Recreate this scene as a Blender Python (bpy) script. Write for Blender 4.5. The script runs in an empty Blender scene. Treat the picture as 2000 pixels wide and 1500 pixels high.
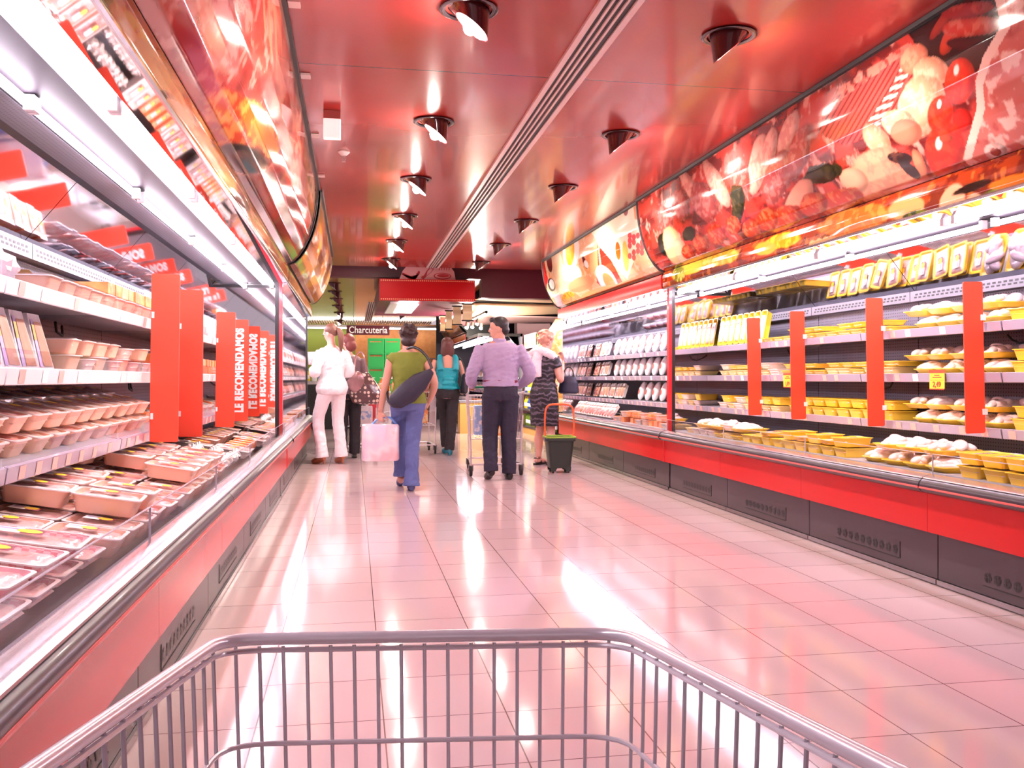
import bpy, bmesh, math, random
import numpy as np
from mathutils import Vector, Matrix, Euler

random.seed(7)
RNG = np.random.default_rng(11)
SC = bpy.context.scene
COL = SC.collection
PI = math.pi
# ------------------------------------------------------------------ camera model (2000x1500)
F = 1770.0
YAW = math.atan(309.0 / F)
CAMZ = 1.10
SA, CA = math.sin(YAW), math.cos(YAW)
CX = 1.20            # centre line of the aisle

def W(u, v, w=None, X=None, Z=None, Y=None):
    """photo pixel -> point in the store, at camera depth w or on a plane"""
    a = (u - 1000.0) / F; b = (740.0 - v) / F
    dx, dy, dz = SA + CA * a, CA - SA * a, b
    if X is not None: w = X / dx
    elif Z is not None: w = (Z - CAMZ) / dz
    elif Y is not None: w = Y / dy
    return Vector((dx * w, dy * w, CAMZ + dz * w))

def to_px(P):
    """numpy (n,3) -> photo pixels"""
    w = P[:, 0] * SA + P[:, 1] * CA
    w = np.maximum(w, 0.05)
    s = P[:, 0] * CA - P[:, 1] * SA
    return 1000 + F * s / w, 740 - F * (P[:, 2] - CAMZ) / w

# ------------------------------------------------------------------ mesh builder
class MB:
    def __init__(self):
        self.v = []; self.f = []; self.m = []; self.mi = 0
    def add(self, vs, fs):
        o = len(self.v)
        self.v.extend([tuple(p) for p in vs])
        for q in fs:
            self.f.append([i + o for i in q]); self.m.append(self.mi)
    def box(self, x0, x1, y0, y1, z0, z1):
        if x0 > x1: x0, x1 = x1, x0
        if y0 > y1: y0, y1 = y1, y0
        if z0 > z1: z0, z1 = z1, z0
        self.add([(x0,y0,z0),(x1,y0,z0),(x1,y1,z0),(x0,y1,z0),(x0,y0,z1),(x1,y0,z1),(x1,y1,z1),(x0,y1,z1)],
                 [(0,3,2,1),(4,5,6,7),(0,1,5,4),(1,2,6,5),(2,3,7,6),(3,0,4,7)])
    def hexa(self, p):   # 8 points, bottom 4 then top 4
        self.add(p, [(0,3,2,1),(4,5,6,7),(0,1,5,4),(1,2,6,5),(2,3,7,6),(3,0,4,7)])
    def quad(self, a, b, c, d): self.add([a, b, c, d], [(0,1,2,3)])
    def prism_y(self, prof, y0, y1, close=True):
        """profile list of (x,z) extruded along y"""
        n = len(prof)
        vs = [(x, y0, z) for x, z in prof] + [(x, y1, z) for x, z in prof]
        fs = [(i, (i+1) % n, n + (i+1) % n, n + i) for i in range(n if close else n-1)]
        if close: fs += [tuple(range(n-1, -1, -1)), tuple(range(n, 2*n))]
        self.add(vs, fs)
    def prism_z(self, prof, z0, z1):
        n = len(prof)
        vs = [(x, y, z0) for x, y in prof] + [(x, y, z1) for x, y in prof]
        self.add(vs, [(i, (i+1) % n, n + (i+1) % n, n + i) for i in range(n)] + [tuple(range(n-1,-1,-1)), tuple(range(n, 2*n))])
    def loft(self, rings, cap=True, closed=True):
        n = len(rings[0]); vs = [p for r in rings for p in r]; fs = []
        for k in range(len(rings)-1):
            for i in range(n if closed else n-1):
                j = (i+1) % n
                fs.append((k*n+i, k*n+j, (k+1)*n+j, (k+1)*n+i))
        if cap:
            fs.append(tuple(range(n-1,-1,-1))); fs.append(tuple(range((len(rings)-1)*n, len(rings)*n)))
        self.add(vs, fs)
    def tube(self, pts, r, n=8, cap=True, flat=1.0):
        pts = [Vector(p) for p in pts]
        rs = r if isinstance(r, (list, tuple)) else [r]*len(pts)
        rings = []; prev = None
        for i, p in enumerate(pts):
            if i == 0: t = pts[1]-pts[0]
            elif i == len(pts)-1: t = pts[-1]-pts[-2]
            else: t = (pts[i+1]-p).normalized() + (p-pts[i-1]).normalized()
            if t.length < 1e-9: t = Vector((0,0,1))
            t.normalize()
            if prev is None:
                up = Vector((0,0,1)) if abs(t.z) < 0.9 else Vector((0,1,0))
                a = t.cross(up).normalized()
            else:
                a = (prev - t*prev.dot(t))
                if a.length < 1e-6: a = t.orthogonal()
                a.normalize()
            prev = a; b = t.cross(a)
            rings.append([p + a*(math.cos(2*PI*k/n)*rs[i]) + b*(math.sin(2*PI*k/n)*rs[i]*flat) for k in range(n)])
        self.loft(rings, cap)
    def disc(self, c, nrm, r, n=16):
        c = Vector(c); nrm = Vector(nrm).normalized(); a = nrm.orthogonal().normalized(); b = nrm.cross(a)
        self.add([c + a*math.cos(2*PI*k/n)*r + b*math.sin(2*PI*k/n)*r for k in range(n)], [tuple(range(n))])
    def ell(self, c, r, rot=None, nu=12, nv=8):
        c = Vector(c); R = Euler(rot).to_matrix() if rot is not None else None
        vs = []; fs = []
        vs.append(Vector((0,0,-1)))
        for j in range(1, nv):
            t = -PI/2 + PI*j/nv
            for i in range(nu):
                a = 2*PI*i/nu
                vs.append(Vector((math.cos(t)*math.cos(a), math.cos(t)*math.sin(a), math.sin(t))))
        vs.append(Vector((0,0,1)))
        for i in range(nu): fs.append((0, 1+(i+1) % nu, 1+i))
        for j in range(nv-2):
            for i in range(nu):
                a0 = 1+j*nu; fs.append((a0+i, a0+(i+1) % nu, a0+nu+(i+1) % nu, a0+nu+i))
        top = len(vs)-1; a0 = 1+(nv-2)*nu
        for i in range(nu): fs.append((a0+i, a0+(i+1) % nu, top))
        out = []
        for p in vs:
            q = Vector((p.x*r[0], p.y*r[1], p.z*r[2]))
            if R is not None: q = R @ q
            out.append(q + c)
        self.add(out, fs)
    def mesh(self, name, mats, smooth=False):
        me = bpy.data.meshes.new(name)
        me.from_pydata(self.v, [], self.f)
        if not isinstance(mats, (list, tuple)): mats = [mats]
        for m in mats: me.materials.append(m)
        if len(mats) > 1: me.polygons.foreach_set('material_index', self.m)
        me.update()
        bm = bmesh.new(); bm.from_mesh(me); bmesh.ops.recalc_face_normals(bm, faces=bm.faces); bm.to_mesh(me); bm.free()
        if smooth:
            if smooth is True: smooth = 40
            me.polygons.foreach_set('use_smooth', [True]*len(me.polygons))
            me.set_sharp_from_angle(angle=math.radians(smooth))
        return me
    def build(self, name, mats, parent=None, smooth=False, bevel=0):
        o = bpy.data.objects.new(name, self.mesh(name, mats, smooth))
        COL.objects.link(o)
        if parent is not None: o.parent = parent
        if bevel:
            md = o.modifiers.new('edge', 'BEVEL'); md.width = bevel; md.segments = 2; md.limit_method = 'ANGLE'
        return o

LABELS = {}
def tag(o, label, cat, group=None, kind=None):
    if label:
        if label in LABELS and not group: print('DUP LABEL', label)
        LABELS[label] = LABELS.get(label, 0) + 1
        n = len(label.replace('-', ' ').split())
        if n < 4 or len(label.split()) > 16: print('LABEL LEN', n, label)
        o['label'] = label
    if cat: o['category'] = cat
    if group: o['group'] = group
    if kind: o['kind'] = kind
    return o
def empty(name, loc=(0,0,0), rz=0.0):
    o = bpy.data.objects.new(name, None); COL.objects.link(o)
    o.location = loc; o.rotation_euler = (0,0,rz); o.empty_display_size = .1
    return o
def struct(name, mb, mat, smooth=False):
    o = mb.build(name, mat, None, smooth); o['kind'] = 'structure'; return o

ORD = ['first','second','third','fourth','fifth','sixth','seventh','eighth','ninth','tenth','eleventh','twelfth','thirteenth',
       'fourteenth','fifteenth','sixteenth','seventeenth','eighteenth','nineteenth','twentieth','twenty-first','twenty-second','twenty-third','twenty-fourth',
       'twenty-fifth','twenty-sixth','twenty-seventh','twenty-eighth','twenty-ninth','thirtieth']

# ------------------------------------------------------------------ materials
def mat(name, base=(.8,.8,.8), rough=.5, metal=0, coat=0, spec=.5, emit=None, estr=0, alpha=1, trans=0, sss=0):
    m = bpy.data.materials.new(name); m.use_nodes = True
    b = m.node_tree.nodes['Principled BSDF']
    b.inputs['Base Color'].default_value = (*base, 1)
    b.inputs['Roughness'].default_value = rough
    b.inputs['Metallic'].default_value = metal
    b.inputs['Coat Weight'].default_value = coat
    b.inputs['Coat Roughness'].default_value = .06
    b.inputs['Specular IOR Level'].default_value = spec
    if emit: b.inputs['Emission Color'].default_value = (*emit, 1); b.inputs['Emission Strength'].default_value = estr
    if trans: b.inputs['Transmission Weight'].default_value = trans
    return m
def nodes(m): return m.node_tree.nodes, m.node_tree.links, m.node_tree.nodes['Principled BSDF']
def ramp_noise(m, stops, scale=8, detail=4, rough=.6, coord='Object', dist=0, rnd=False, bump=0, stretch=None, ntype='noise'):
    """base colour = colour ramp over noise"""
    N, L, b = nodes(m)
    tc = N.new('ShaderNodeTexCoord'); mp = N.new('ShaderNodeMapping')
    L.new(tc.outputs[coord], mp.inputs['Vector'])
    if stretch: mp.inputs['Scale'].default_value = stretch
    vec = mp.outputs['Vector']
    if rnd:
        oi = N.new('ShaderNodeObjectInfo'); ad = N.new('ShaderNodeVectorMath'); ad.operation = 'ADD'
        ml = N.new('ShaderNodeMath'); ml.operation = 'MULTIPLY'; ml.inputs[1].default_value = 37.0
        L.new(oi.outputs['Random'], ml.inputs[0]); L.new(vec, ad.inputs[0]); L.new(ml.outputs[0], ad.inputs[1]); vec = ad.outputs[0]
    if ntype == 'noise':
        t = N.new('ShaderNodeTexNoise'); t.inputs['Scale'].default_value = scale; t.inputs['Detail'].default_value = detail
        t.inputs['Roughness'].default_value = rough; t.inputs['Distortion'].default_value = dist; out = t.outputs['Fac']
    else:
        t = N.new('ShaderNodeTexVoronoi'); t.inputs['Scale'].default_value = scale; out = t.outputs['Distance']
    L.new(vec, t.inputs['Vector'])
    r = N.new('ShaderNodeValToRGB'); els = r.color_ramp.elements
    while len(els) < len(stops): els.new(.5)
    for e, (p, c) in zip(els, stops): e.position = p; e.color = (*c, 1)
    L.new(out, r.inputs['Fac']); L.new(r.outputs['Color'], b.inputs['Base Color'])
    if bump:
        bp = N.new('ShaderNodeBump'); bp.inputs['Strength'].default_value = bump; bp.inputs['Distance'].default_value = .01
        L.new(out, bp.inputs['Height']); L.new(bp.outputs['Normal'], b.inputs['Normal'])
    return m
def thin_glass(name, tint=(1,1,1), refl=1.0):
    m = bpy.data.materials.new(name); m.use_nodes = True; N = m.node_tree.nodes; L = m.node_tree.links
    N.remove(N['Principled BSDF'])
    tr = N.new('ShaderNodeBsdfTransparent'); tr.inputs['Color'].default_value = (*tint, 1)
    gl = N.new('ShaderNodeBsdfGlossy'); gl.inputs['Roughness'].default_value = .02
    fr = N.new('ShaderNodeLayerWeight'); fr.inputs['Blend'].default_value = .5
    pw = N.new('ShaderNodeMath'); pw.operation = 'POWER'; pw.inputs[1].default_value = 4.0
    mu = N.new('ShaderNodeMath'); mu.operation = 'MULTIPLY_ADD'; mu.inputs[1].default_value = .30*refl; mu.inputs[2].default_value = .03
    mx = N.new('ShaderNodeMixShader')
    L.new(fr.outputs['Facing'], pw.inputs[0]); L.new(pw.outputs[0], mu.inputs[0]); L.new(mu.outputs[0], mx.inputs['Fac']); L.new(tr.outputs[0], mx.inputs[1]); L.new(gl.outputs[0], mx.inputs[2])
    L.new(mx.outputs[0], N['Material Output'].inputs['Surface'])
    return m
def attr_mat(name, rough=.1, coat=.42, spec=.45):
    m = mat(name, (1,1,1), rough, coat=coat, spec=spec); N, L, b = nodes(m)
    a = N.new('ShaderNodeAttribute'); a.attribute_name = 'print'; L.new(a.outputs['Color'], b.inputs['Base Color'])
    return m

def wnode(N, L, op, a, bb=None):
    n = N.new('ShaderNodeMath'); n.operation = op
    for i, x in enumerate((a, bb)):
        if x is None: continue
        if isinstance(x, (int, float)): n.inputs[i].default_value = x
        else: L.new(x, n.inputs[i])
    return n.outputs[0]

# floor: polished tiles 0.40 m with thin dark joints
def floor_material():
    m = mat('floor_tiles', (.8,.68,.66), .13, spec=.7); N, L, b = nodes(m)
    tc = N.new('ShaderNodeTexCoord'); sp = N.new('ShaderNodeSeparateXYZ'); L.new(tc.outputs['Object'], sp.inputs[0])
    def line(o, off):
        t = wnode(N, L, 'DIVIDE', wnode(N, L, 'SUBTRACT', o, off), .40)
        fr = wnode(N, L, 'FRACT', t); d = wnode(N, L, 'ABSOLUTE', wnode(N, L, 'SUBTRACT', fr, .5))
        return wnode(N, L, 'GREATER_THAN', d, .5 - .0055), wnode(N, L, 'FLOOR', t)
    lx, ix = line(sp.outputs['X'], .095); ly, iy = line(sp.outputs['Y'], .153)
    j = wnode(N, L, 'MAXIMUM', lx, ly)
    cmb = N.new('ShaderNodeCombineXYZ'); L.new(ix, cmb.inputs[0]); L.new(iy, cmb.inputs[1])
    wn = N.new('ShaderNodeTexWhiteNoise'); L.new(cmb.outputs[0], wn.inputs['Vector'])
    r = N.new('ShaderNodeValToRGB'); r.color_ramp.elements[0].color = (.67,.50,.51,1); r.color_ramp.elements[1].color = (.72,.545,.55,1)
    L.new(wn.outputs['Value'], r.inputs['Fac'])
    mx = N.new('ShaderNodeMix'); mx.data_type = 'RGBA'; L.new(j, mx.inputs['Factor']); L.new(r.outputs[0], mx.inputs['A']); mx.inputs['B'].default_value = (.17,.095,.09,1)
    L.new(mx.outputs['Result'], b.inputs['Base Color'])
    nz = N.new('ShaderNodeTexNoise'); nz.inputs['Scale'].default_value = 3; nz.inputs['Detail'].default_value = 3
    mr = N.new('ShaderNodeMapRange'); mr.inputs['To Min'].default_value = .06; mr.inputs['To Max'].default_value = .13
    L.new(tc.outputs['Object'], nz.inputs['Vector']); L.new(nz.outputs['Fac'], mr.inputs['Value'])
    L.new(mr.outputs[0], b.inputs['Roughness'])
    return m
def ceiling_material():
    m = mat('red_ceiling_panels', (.5,.05,.05), .22, spec=.6, coat=.3); N, L, b = nodes(m)
    tc = N.new('ShaderNodeTexCoord'); sp = N.new('ShaderNodeSeparateXYZ'); L.new(tc.outputs['Object'], sp.inputs[0])
    t = wnode(N, L, 'DIVIDE', wnode(N, L, 'SUBTRACT', sp.outputs['Y'], 5.15), 1.76)
    d = wnode(N, L, 'ABSOLUTE', wnode(N, L, 'SUBTRACT', wnode(N, L, 'FRACT', t), .5))
    j = wnode(N, L, 'GREATER_THAN', d, .5 - .0028)
    nz = N.new('ShaderNodeTexNoise'); nz.inputs['Scale'].default_value = 1.2; nz.inputs['Detail'].default_value = 2
    L.new(tc.outputs['Object'], nz.inputs['Vector'])
    r = N.new('ShaderNodeValToRGB'); r.color_ramp.elements[0].color = (.33,.024,.020,1); r.color_ramp.elements[1].color = (.42,.038,.030,1)
    L.new(nz.outputs['Fac'], r.inputs['Fac'])
    mx = N.new('ShaderNodeMix'); mx.data_type = 'RGBA'; L.new(j, mx.inputs['Factor']); L.new(r.outputs[0], mx.inputs['A']); mx.inputs['B'].default_value = (.07,.008,.008,1)
    L.new(mx.outputs['Result'], b.inputs['Base Color'])
    return m
def dots_material(name, base, hole, scale, rough=.4, metal=.3):
    """sheet metal with rows of small round holes"""
    m = mat(name, base, rough, metal); N, L, b = nodes(m)
    tc = N.new('ShaderNodeTexCoord'); sp = N.new('ShaderNodeSeparateXYZ'); L.new(tc.outputs['Object'], sp.inputs[0])
    fy = wnode(N, L, 'SUBTRACT', wnode(N, L, 'FRACT', wnode(N, L, 'MULTIPLY', sp.outputs['Y'], scale)), .5)
    fz = wnode(N, L, 'SUBTRACT', wnode(N, L, 'FRACT', wnode(N, L, 'MULTIPLY', wnode(N, L, 'ADD', sp.outputs['Z'], sp.outputs['X']), scale)), .5)
    d = wnode(N, L, 'ADD', wnode(N, L, 'MULTIPLY', fy, fy), wnode(N, L, 'MULTIPLY', fz, fz))
    h = wnode(N, L, 'LESS_THAN', d, .04)
    mx = N.new('ShaderNodeMix'); mx.data_type = 'RGBA'; L.new(h, mx.inputs['Factor']); mx.inputs['A'].default_value = (*base, 1); mx.inputs['B'].default_value = (*hole, 1)
    L.new(mx.outputs['Result'], b.inputs['Base Color'])
    return m
def check_material(name, a, c, size, rough=.3, coat=.8, axes=('X','Y')):
    m = mat(name, a, rough, coat=coat); N, L, b = nodes(m)
    tc = N.new('ShaderNodeTexCoord'); ck = N.new('ShaderNodeTexChecker'); ck.inputs['Scale'].default_value = 1/size
    ck.inputs['Color1'].default_value = (*a, 1); ck.inputs['Color2'].default_value = (*c, 1)
    L.new(tc.outputs['Object'], ck.inputs['Vector']); L.new(ck.outputs['Color'], b.inputs['Base Color'])
    return m

M = {}
M['floor'] = floor_material(); M['ceil'] = ceiling_material()
M['white'] = mat('white_paint', (.82,.80,.80), .35)
M['hoodgrey'] = mat('mauve_hood_sheet', (.020,.016,.022), .5, spec=.15)
M['hoodwhite'] = mat('white_enamel_sheet', (.80,.80,.84), .22, coat=.3)
M['grey'] = mat('grey_enamel', (.20,.19,.23), .4)
M['greyperf'] = dots_material('perforated_grey_sheet', (.17,.16,.21), (.03,.03,.04), 45)
M['darkperf'] = dots_material('perforated_dark_sheet', (.10,.095,.115), (.02,.02,.02), 60, .35)
M['inlet'] = dots_material('honeycomb_air_inlet', (.30,.28,.33), (.04,.04,.05), 70, .35, .5)
M['kick'] = mat('dark_steel_kickplate', (.085,.066,.075), .3, metal=.4)
M['black'] = mat('black_plastic', (.015,.014,.015), .35)
M['blackrub'] = mat('black_rubber', (.02,.02,.02), .6)
M['redpanel'] = mat('glossy_red_panel', (.55,.014,.014), .2, spec=.35)
M['redframe'] = mat('red_enamel_frame', (.62,.02,.03), .2, coat=.4)
M['bumper'] = mat('dark_grey_bumper_plastic', (.045,.030,.040), .33, coat=.1)
M['rail'] = mat('brushed_aluminium', (.72,.67,.70), .22, metal=.9)
M['redtrim'] = mat('red_bumper_line', (.75,.10,.09), .3)
M['glass'] = thin_glass('clear_glass', (.97,.96,.97)); M['riser'] = thin_glass('clear_acrylic', (.93,.92,.94))
M['mirror'] = mat('steel_mirror', (.86,.84,.88), .03, metal=1)
M['mirrordark'] = mat('tinted_steel_mirror', (.62,.60,.66), .045, metal=1)
M['seam'] = mat('black_joint', (.02,.02,.022), .5)
M['tube'] = mat('fluorescent_tube_glow', (1,1,1), .3, emit=(1,.86,1.0), estr=20)
M['socket'] = mat('white_lamp_socket', (.8,.72,.74), .4)
M['shelf'] = mat('shelf_enamel', (.42,.40,.45), .35)
M['pricerail'] = mat('lilac_price_rail', (.36,.30,.40), .25, coat=.4)
M['pricewhite'] = mat('white_price_rail', (.86,.82,.86), .25, coat=.4)
M['pricedark'] = mat('mauve_price_strip', (.40,.28,.38), .3, coat=.4)
M['tagpink'] = mat('salmon_price_tag', (.90,.42,.38), .5)
M['tagwhite'] = mat('white_price_tag', (.9,.88,.88), .5)
M['signred'] = mat('red_sign_plate', (.88,.060,.025), .45)
M['signwhite'] = mat('white_lettering', (.92,.88,.88), .5)
M['cardyellow'] = mat('yellow_price_card', (.95,.55,.04), .5)
M['cardprint'] = mat('dark_card_print', (.35,.06,.03), .6)
M['steel'] = mat('zinc_plated_wire', (.62,.55,.60), .3, metal=.3)
M['chromecart'] = mat('chrome_tube', (.84,.77,.81), .26, metal=.25, coat=.4)
M['steelmir'] = mat('steel_profile', (.35,.32,.34), .2, metal=.9)
M['glassedge'] = mat('glass_edge', (.62,.54,.62), .2, coat=.5)
# ================================================================== ROOM SHELL
END = 8.5; MODP = 1.38; FAR = 13.15; CEIL = 2.85
def room():
    b = MB(); b.box(-9, 14, -4, 32, -.1, 0); struct('floor', b, M['floor'])
    b = MB(); b.box(-1.62, 4.02, -4, 14.25, CEIL, CEIL+.12); struct('ceiling', b, M['ceil'])
    b = MB(); b.box(-1.72, -1.60, -4, 13.2, 0, CEIL); struct('wall_left', b, mat('store_wall_grey', (.5,.46,.47), .7))
    b = MB(); b.box(4.0, 4.12, -4, 13.25, 0, CEIL); struct('wall_right', b, bpy.data.materials['store_wall_grey'])
room()

# ================================================================== REFRIGERATED CASES
SHELVES = [('upper', 1.39), ('middle', 1.11), ('lower', .805)]
DECKZ = .54
DECKR = .588
TD, TS = math.radians(10), math.radians(13)     # the meat deck and its lower shelf slope toward the shopper
def tube_lamp(parent, x, y0, y1, z, n):
    L = (y1-y0)/n
    for i in range(n):
        a, c = y0+i*L+.03, y0+(i+1)*L-.03
        b = MB(); b.tube([(x,a,z),(x,c,z)], .014, 10); t = b.build('fluorescent_tube', M['tube'], parent, True)
        for e, s in ((a,-1),(c,1)):
            b = MB(); b.box(x-.016,x+.016,min(e,e+s*.028),max(e,e+s*.028),z-.016,z+.03); b.build('tube_socket', M['socket'], t)

def kick_vents(side, x, ya, yb, z=.125, n=10):
    """row of round louvred vents on one kick panel"""
    b = MB(); s = side; yc = (ya+yb)/2; st = .0675
    for k in range(n):
        y = yc + (k-(n-1)/2)*st
        for q in range(5):      # five fan-shaped slots
            a0 = q*2*PI/5+.12; a1 = (q+1)*2*PI/5-.12
            pts = [(x-s*.003, y+math.cos(a)*r, z+math.sin(a)*r) for a, r in ((a0,.007),(a0,.025),((a0+a1)/2,.026),(a1,.025),(a1,.007))]
            b.add(pts, [(0,1,2,3,4)])
    y = yc - n/2*st - .012
    b.box(x-s*.003, x-s*.001, y-.003, y+.003, z-.045, z+.05)
    b.box(x-s*.003, x-s*.001, yc-n/2*st, yc+n/2*st, z-.047, z-.042)
    return b

def case(side, y0, y1, n, label, tubes=True, shelves=True, endpanel=None, deck=True, fascia=M['redpanel'], railmat='pricerail', backmat='greyperf', riser=False, tubes_n=None, frame_top=False):
    tilt = riser
    X = lambda d: CX + side*d
    root = empty('refrigerated_display_case', (0,0,0)); tag(root, label, 'refrigerated case')
    ml = (y1-y0)/n; g = .004
    P = root
    b = MB(); b.box(X(1.875), X(2.72), y0+g, y1-g, .01, .48); b.build('base_body', M['black'], P)
    for i in range(n):
        a, c = y0+i*ml+g, y0+(i+1)*ml-g
        b = MB(); b.box(X(1.862), X(1.874), a, c, .035, .30); k = b.build('kick_panel', M['kick'], P)
        kick_vents(side, X(1.862), a, c).build('vent_grille', M['black'], k)
        b = MB(); b.box(X(1.85), X(1.874), a, c, .006, .033); b.build('floor_strip', M['steelmir'], k)
        b = MB(); b.box(X(1.80), X(1.82), a-g+.0015, c+g-.0015, .288, .505); b.build('fascia_panel', fascia, P)
        b = MB(); b.box(X(1.822), X(1.828), a+.006, c-.006, .592, .70); gp = b.build('glass_pane', M['glass'], P)
        b = MB(); b.box(X(1.8218), X(1.8282), a+.006, c-.006, .7001, .7025); b.build('polished_edge', M['glassedge'], gp)
        b = MB(); b.box(X(1.8215), X(1.8285), c-.0058, c-.0035, .592, .7025); b.build('joint_edge', M['glassedge'], gp)
        # back wall, air outlet, sloping mirror
        b = MB(); b.box(X(2.68), X(2.70), a, c, .50, 1.70); b.build('back_panel', M[backmat], P)
        b = MB(); b.box(X(2.615), X(2.68), a, c, 1.635, 1.705)
        b.mi = 1
        xs = X(2.614)
        m = int((c-a)/.05)
        for q in range(m):
            ya = a+.04+q*((c-a-.08)/m)
            for zz, h in ((1.682,.008),(1.662,.007)):
                yo = .012 if zz < 1.67 else 0
                b.add([(xs,ya+yo,zz-h),(xs,ya+yo+.03,zz-h),(xs,ya+yo+.03,zz+h*.5),(xs,ya+yo,zz+h*.5)], [(0,1,2,3)])
        b.build('air_outlet', [M['grey'], M['seam']], P)
        b = MB(); p = [(X(2.655),1.707),(X(2.395),2.03),(X(2.405),2.04),(X(2.665),1.717)]; b.prism_y(p, a, c); b.build('sloping_mirror', M['mirrordark'], P)
    b = MB(); b.box(X(2.70), X(2.74), y0, y1, .48, 2.045); b.build('rear_wall', M['grey'], P)
    # bumper: rounded dark profile, red line, aluminium cap
    prof = [(1.805,.502),(1.782,.497),(1.760,.508),(1.748,.53),(1.750,.552),(1.764,.568),(1.785,.575),(1.805,.575)]
    b = MB(); b.prism_y([(X(d),z) for d, z in prof], y0+.004, y1-.004); b.build('bumper_rail', M['bumper'], P, 50)
    b = MB(); b.prism_y([(X(d),z) for d, z in [(1.7455,.522),(1.7445,.527),(1.7455,.532),(1.752,.532),(1.752,.522)]], y0+.006, y1-.006); b.build('bumper_stripe', M['redtrim'], P)
    b = MB(); b.prism_y([(X(d),z) for d, z in [(1.770,.574),(1.772,.580),(1.812,.592),(1.835,.594),(1.845,.588),(1.845,.574)]], y0+.004, y1-.004); b.build('rail_cap', M['rail'], P, 30)
    b = MB(); b.prism_y([(X(1.841),.592),(X(1.90),.552),(X(1.91),.540),(X(1.84),.54)], y0+g, y1-g); b.build('air_inlet', M['inlet'], P)
    if deck:
        b = MB()
        if tilt: b.prism_y([(X(1.905),.50),(X(1.905),DECKZ-.001),(X(2.68),DECKZ+.775*math.tan(TD)-.001),(X(2.68),.50)], y0+g, y1-g)
        else: b.box(X(1.905 if side < 0 else 1.915), X(2.68), y0+g, y1-g, .50, DECKZ if side < 0 else DECKR); b.build('deck', M['shelf'], P)
    # hood with reflector strips, tubes
    b = MB(); b.prism_y([(X(1.80),1.990),(X(1.80),1.986),(X(1.905),1.960),(X(1.905),1.985)], y0, y1); b.build('hood_lip_mirror', M['mirror'], P)
    b = MB(); b.prism_y([(X(1.905),1.985),(X(1.905),1.966),(X(1.95),1.974),(X(2.03),1.968),(X(2.03),1.985)], y0, y1); b.build('hood_reflector', M['hoodwhite'], P)
    b = MB(); b.prism_y([(X(2.031),1.985),(X(2.031),1.967),(X(2.235),1.960),(X(2.235),1.985)], y0, y1); b.build('hood_panel', M['hoodgrey'], P)
    b = MB(); b.prism_y([(X(2.235),1.985),(X(2.235),1.958),(X(2.34),1.95),(X(2.345),1.985)], y0, y1); b.build('hood_air_grille', M['darkperf'], P)
    b = MB(); b.prism_y([(X(1.80),1.985),(X(1.805),2.045),(X(2.74),2.045),(X(2.74),1.985)], y0, y1); b.build('hood', M['black'], P)
    if tubes:
        tn = tubes_n or n
        tube_lamp(P, X(1.93), y0+.03, y1-.03, 1.938, tn)
        tube_lamp(P, X(2.165), y0+.03, y1-.03, 1.928, tn)
    if shelves:
        for si, (nm, z) in enumerate(SHELVES):
            for i in range(n):
                a, c = y0+i*ml+.006, y0+(i+1)*ml-.006
                d0 = 2.25
                b = MB(); sl = tilt and si == 2
                if sl: b.prism_y([(X(d0),z-.005),(X(d0),z+.022),(X(2.67),z+.022+.42*math.tan(TS)),(X(2.67),z-.005+.42*math.tan(TS))], a, c)
                else: b.box(X(d0), X(2.67), a, c, z-.005, z+.022)
                for yb in () if sl else (a+.03, c-.03):
                    b.hexa([(X(d0+.02),yb-.004,z-.01),(X(2.67),yb-.004,z-.018),(X(2.67),yb+.004,z-.018),(X(d0+.02),yb+.004,z-.01),
                            (X(d0+.02),yb-.004,z),(X(2.67),yb-.004,z),(X(2.67),yb+.004,z),(X(d0+.02),yb+.004,z)])
                s = b.build('shelf', M['shelf'], P)
                rm = M['pricewhite'] if (side < 0 and si < 2) else M[railmat]
                b = MB(); b.prism_y([(X(d0),z+.026),(X(d0-.012),z+.022),(X(d0-.004),z-.027),(X(d0),z-.03)], a, c); b.build('price_rail', rm, s)
                if riser:
                    b = MB(); b.box(X(d0+.004), X(d0+.008), a+.004, c-.004, z+.026, z+.085); b.build('acrylic_riser', M['riser'], s)
                # price tags on the rail
                tb = []
                yy = a + .10
                while yy < c - .09:
                    if random.random() < (.85 if si == 2 else .45): tb.append(yy)
                    yy += random.uniform(.15, .24)
                for yy in tb:
                    b = MB(); e = .0015
                    b.add([(X(d0-.0118)-side*e, yy, z+.019),(X(d0-.0118)-side*e, yy+.055, z+.019),(X(d0-.0045)-side*e, yy+.055, z-.024),(X(d0-.0045)-side*e, yy, z-.024)], [(0,1,2,3)])
                    b.build('price_tag', M['tagpink'] if (si == 2 or random.random() < .4) else M['tagwhite'], s)
        # black cable loops behind the shelves
        for i in range(n):
            if random.random() < .8:
                ya = y0+i*ml+.1
                z = SHELVES[random.choice((0,1))][1]
                b = MB(); b.tube([(X(2.55), ya, z-.03),(X(2.56), ya+.05, z-.07),(X(2.57), ya+.17, z-.085),(X(2.6), ya+.27, z-.06),(X(2.62), ya+.33, z-.03)], .006, 6); b.build('cable', M['blackrub'], P, True)
    if endpanel == 'mirror':
        b = MB(); b.prism_z([(X(1.90), y1-.004), (X(2.68), y1-.004), (X(2.68), y1+.012), (X(1.90), y1+.012)], .545, 1.949); b.build('mirror_end_panel', M['mirror'], P)
        b = MB(); b.box(X(1.868), X(1.905), y1-.02, y1+.02, .545, 2.0); b.build('black_post', M['black'], P)
        b = MB(); b.box(X(1.838), X(1.868), y1-.03, y1+.03, .50, 2.04); b.build('red_post', M['redframe'], P)
        b = MB(); b.box(X(1.905), X(2.68), y1-.022, y1-.006, 1.925, 1.95); b.box(X(1.905), X(2.68), y1-.012, y1-.005, .545, .56); b.build('panel_edge', M['black'], P)
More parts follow.
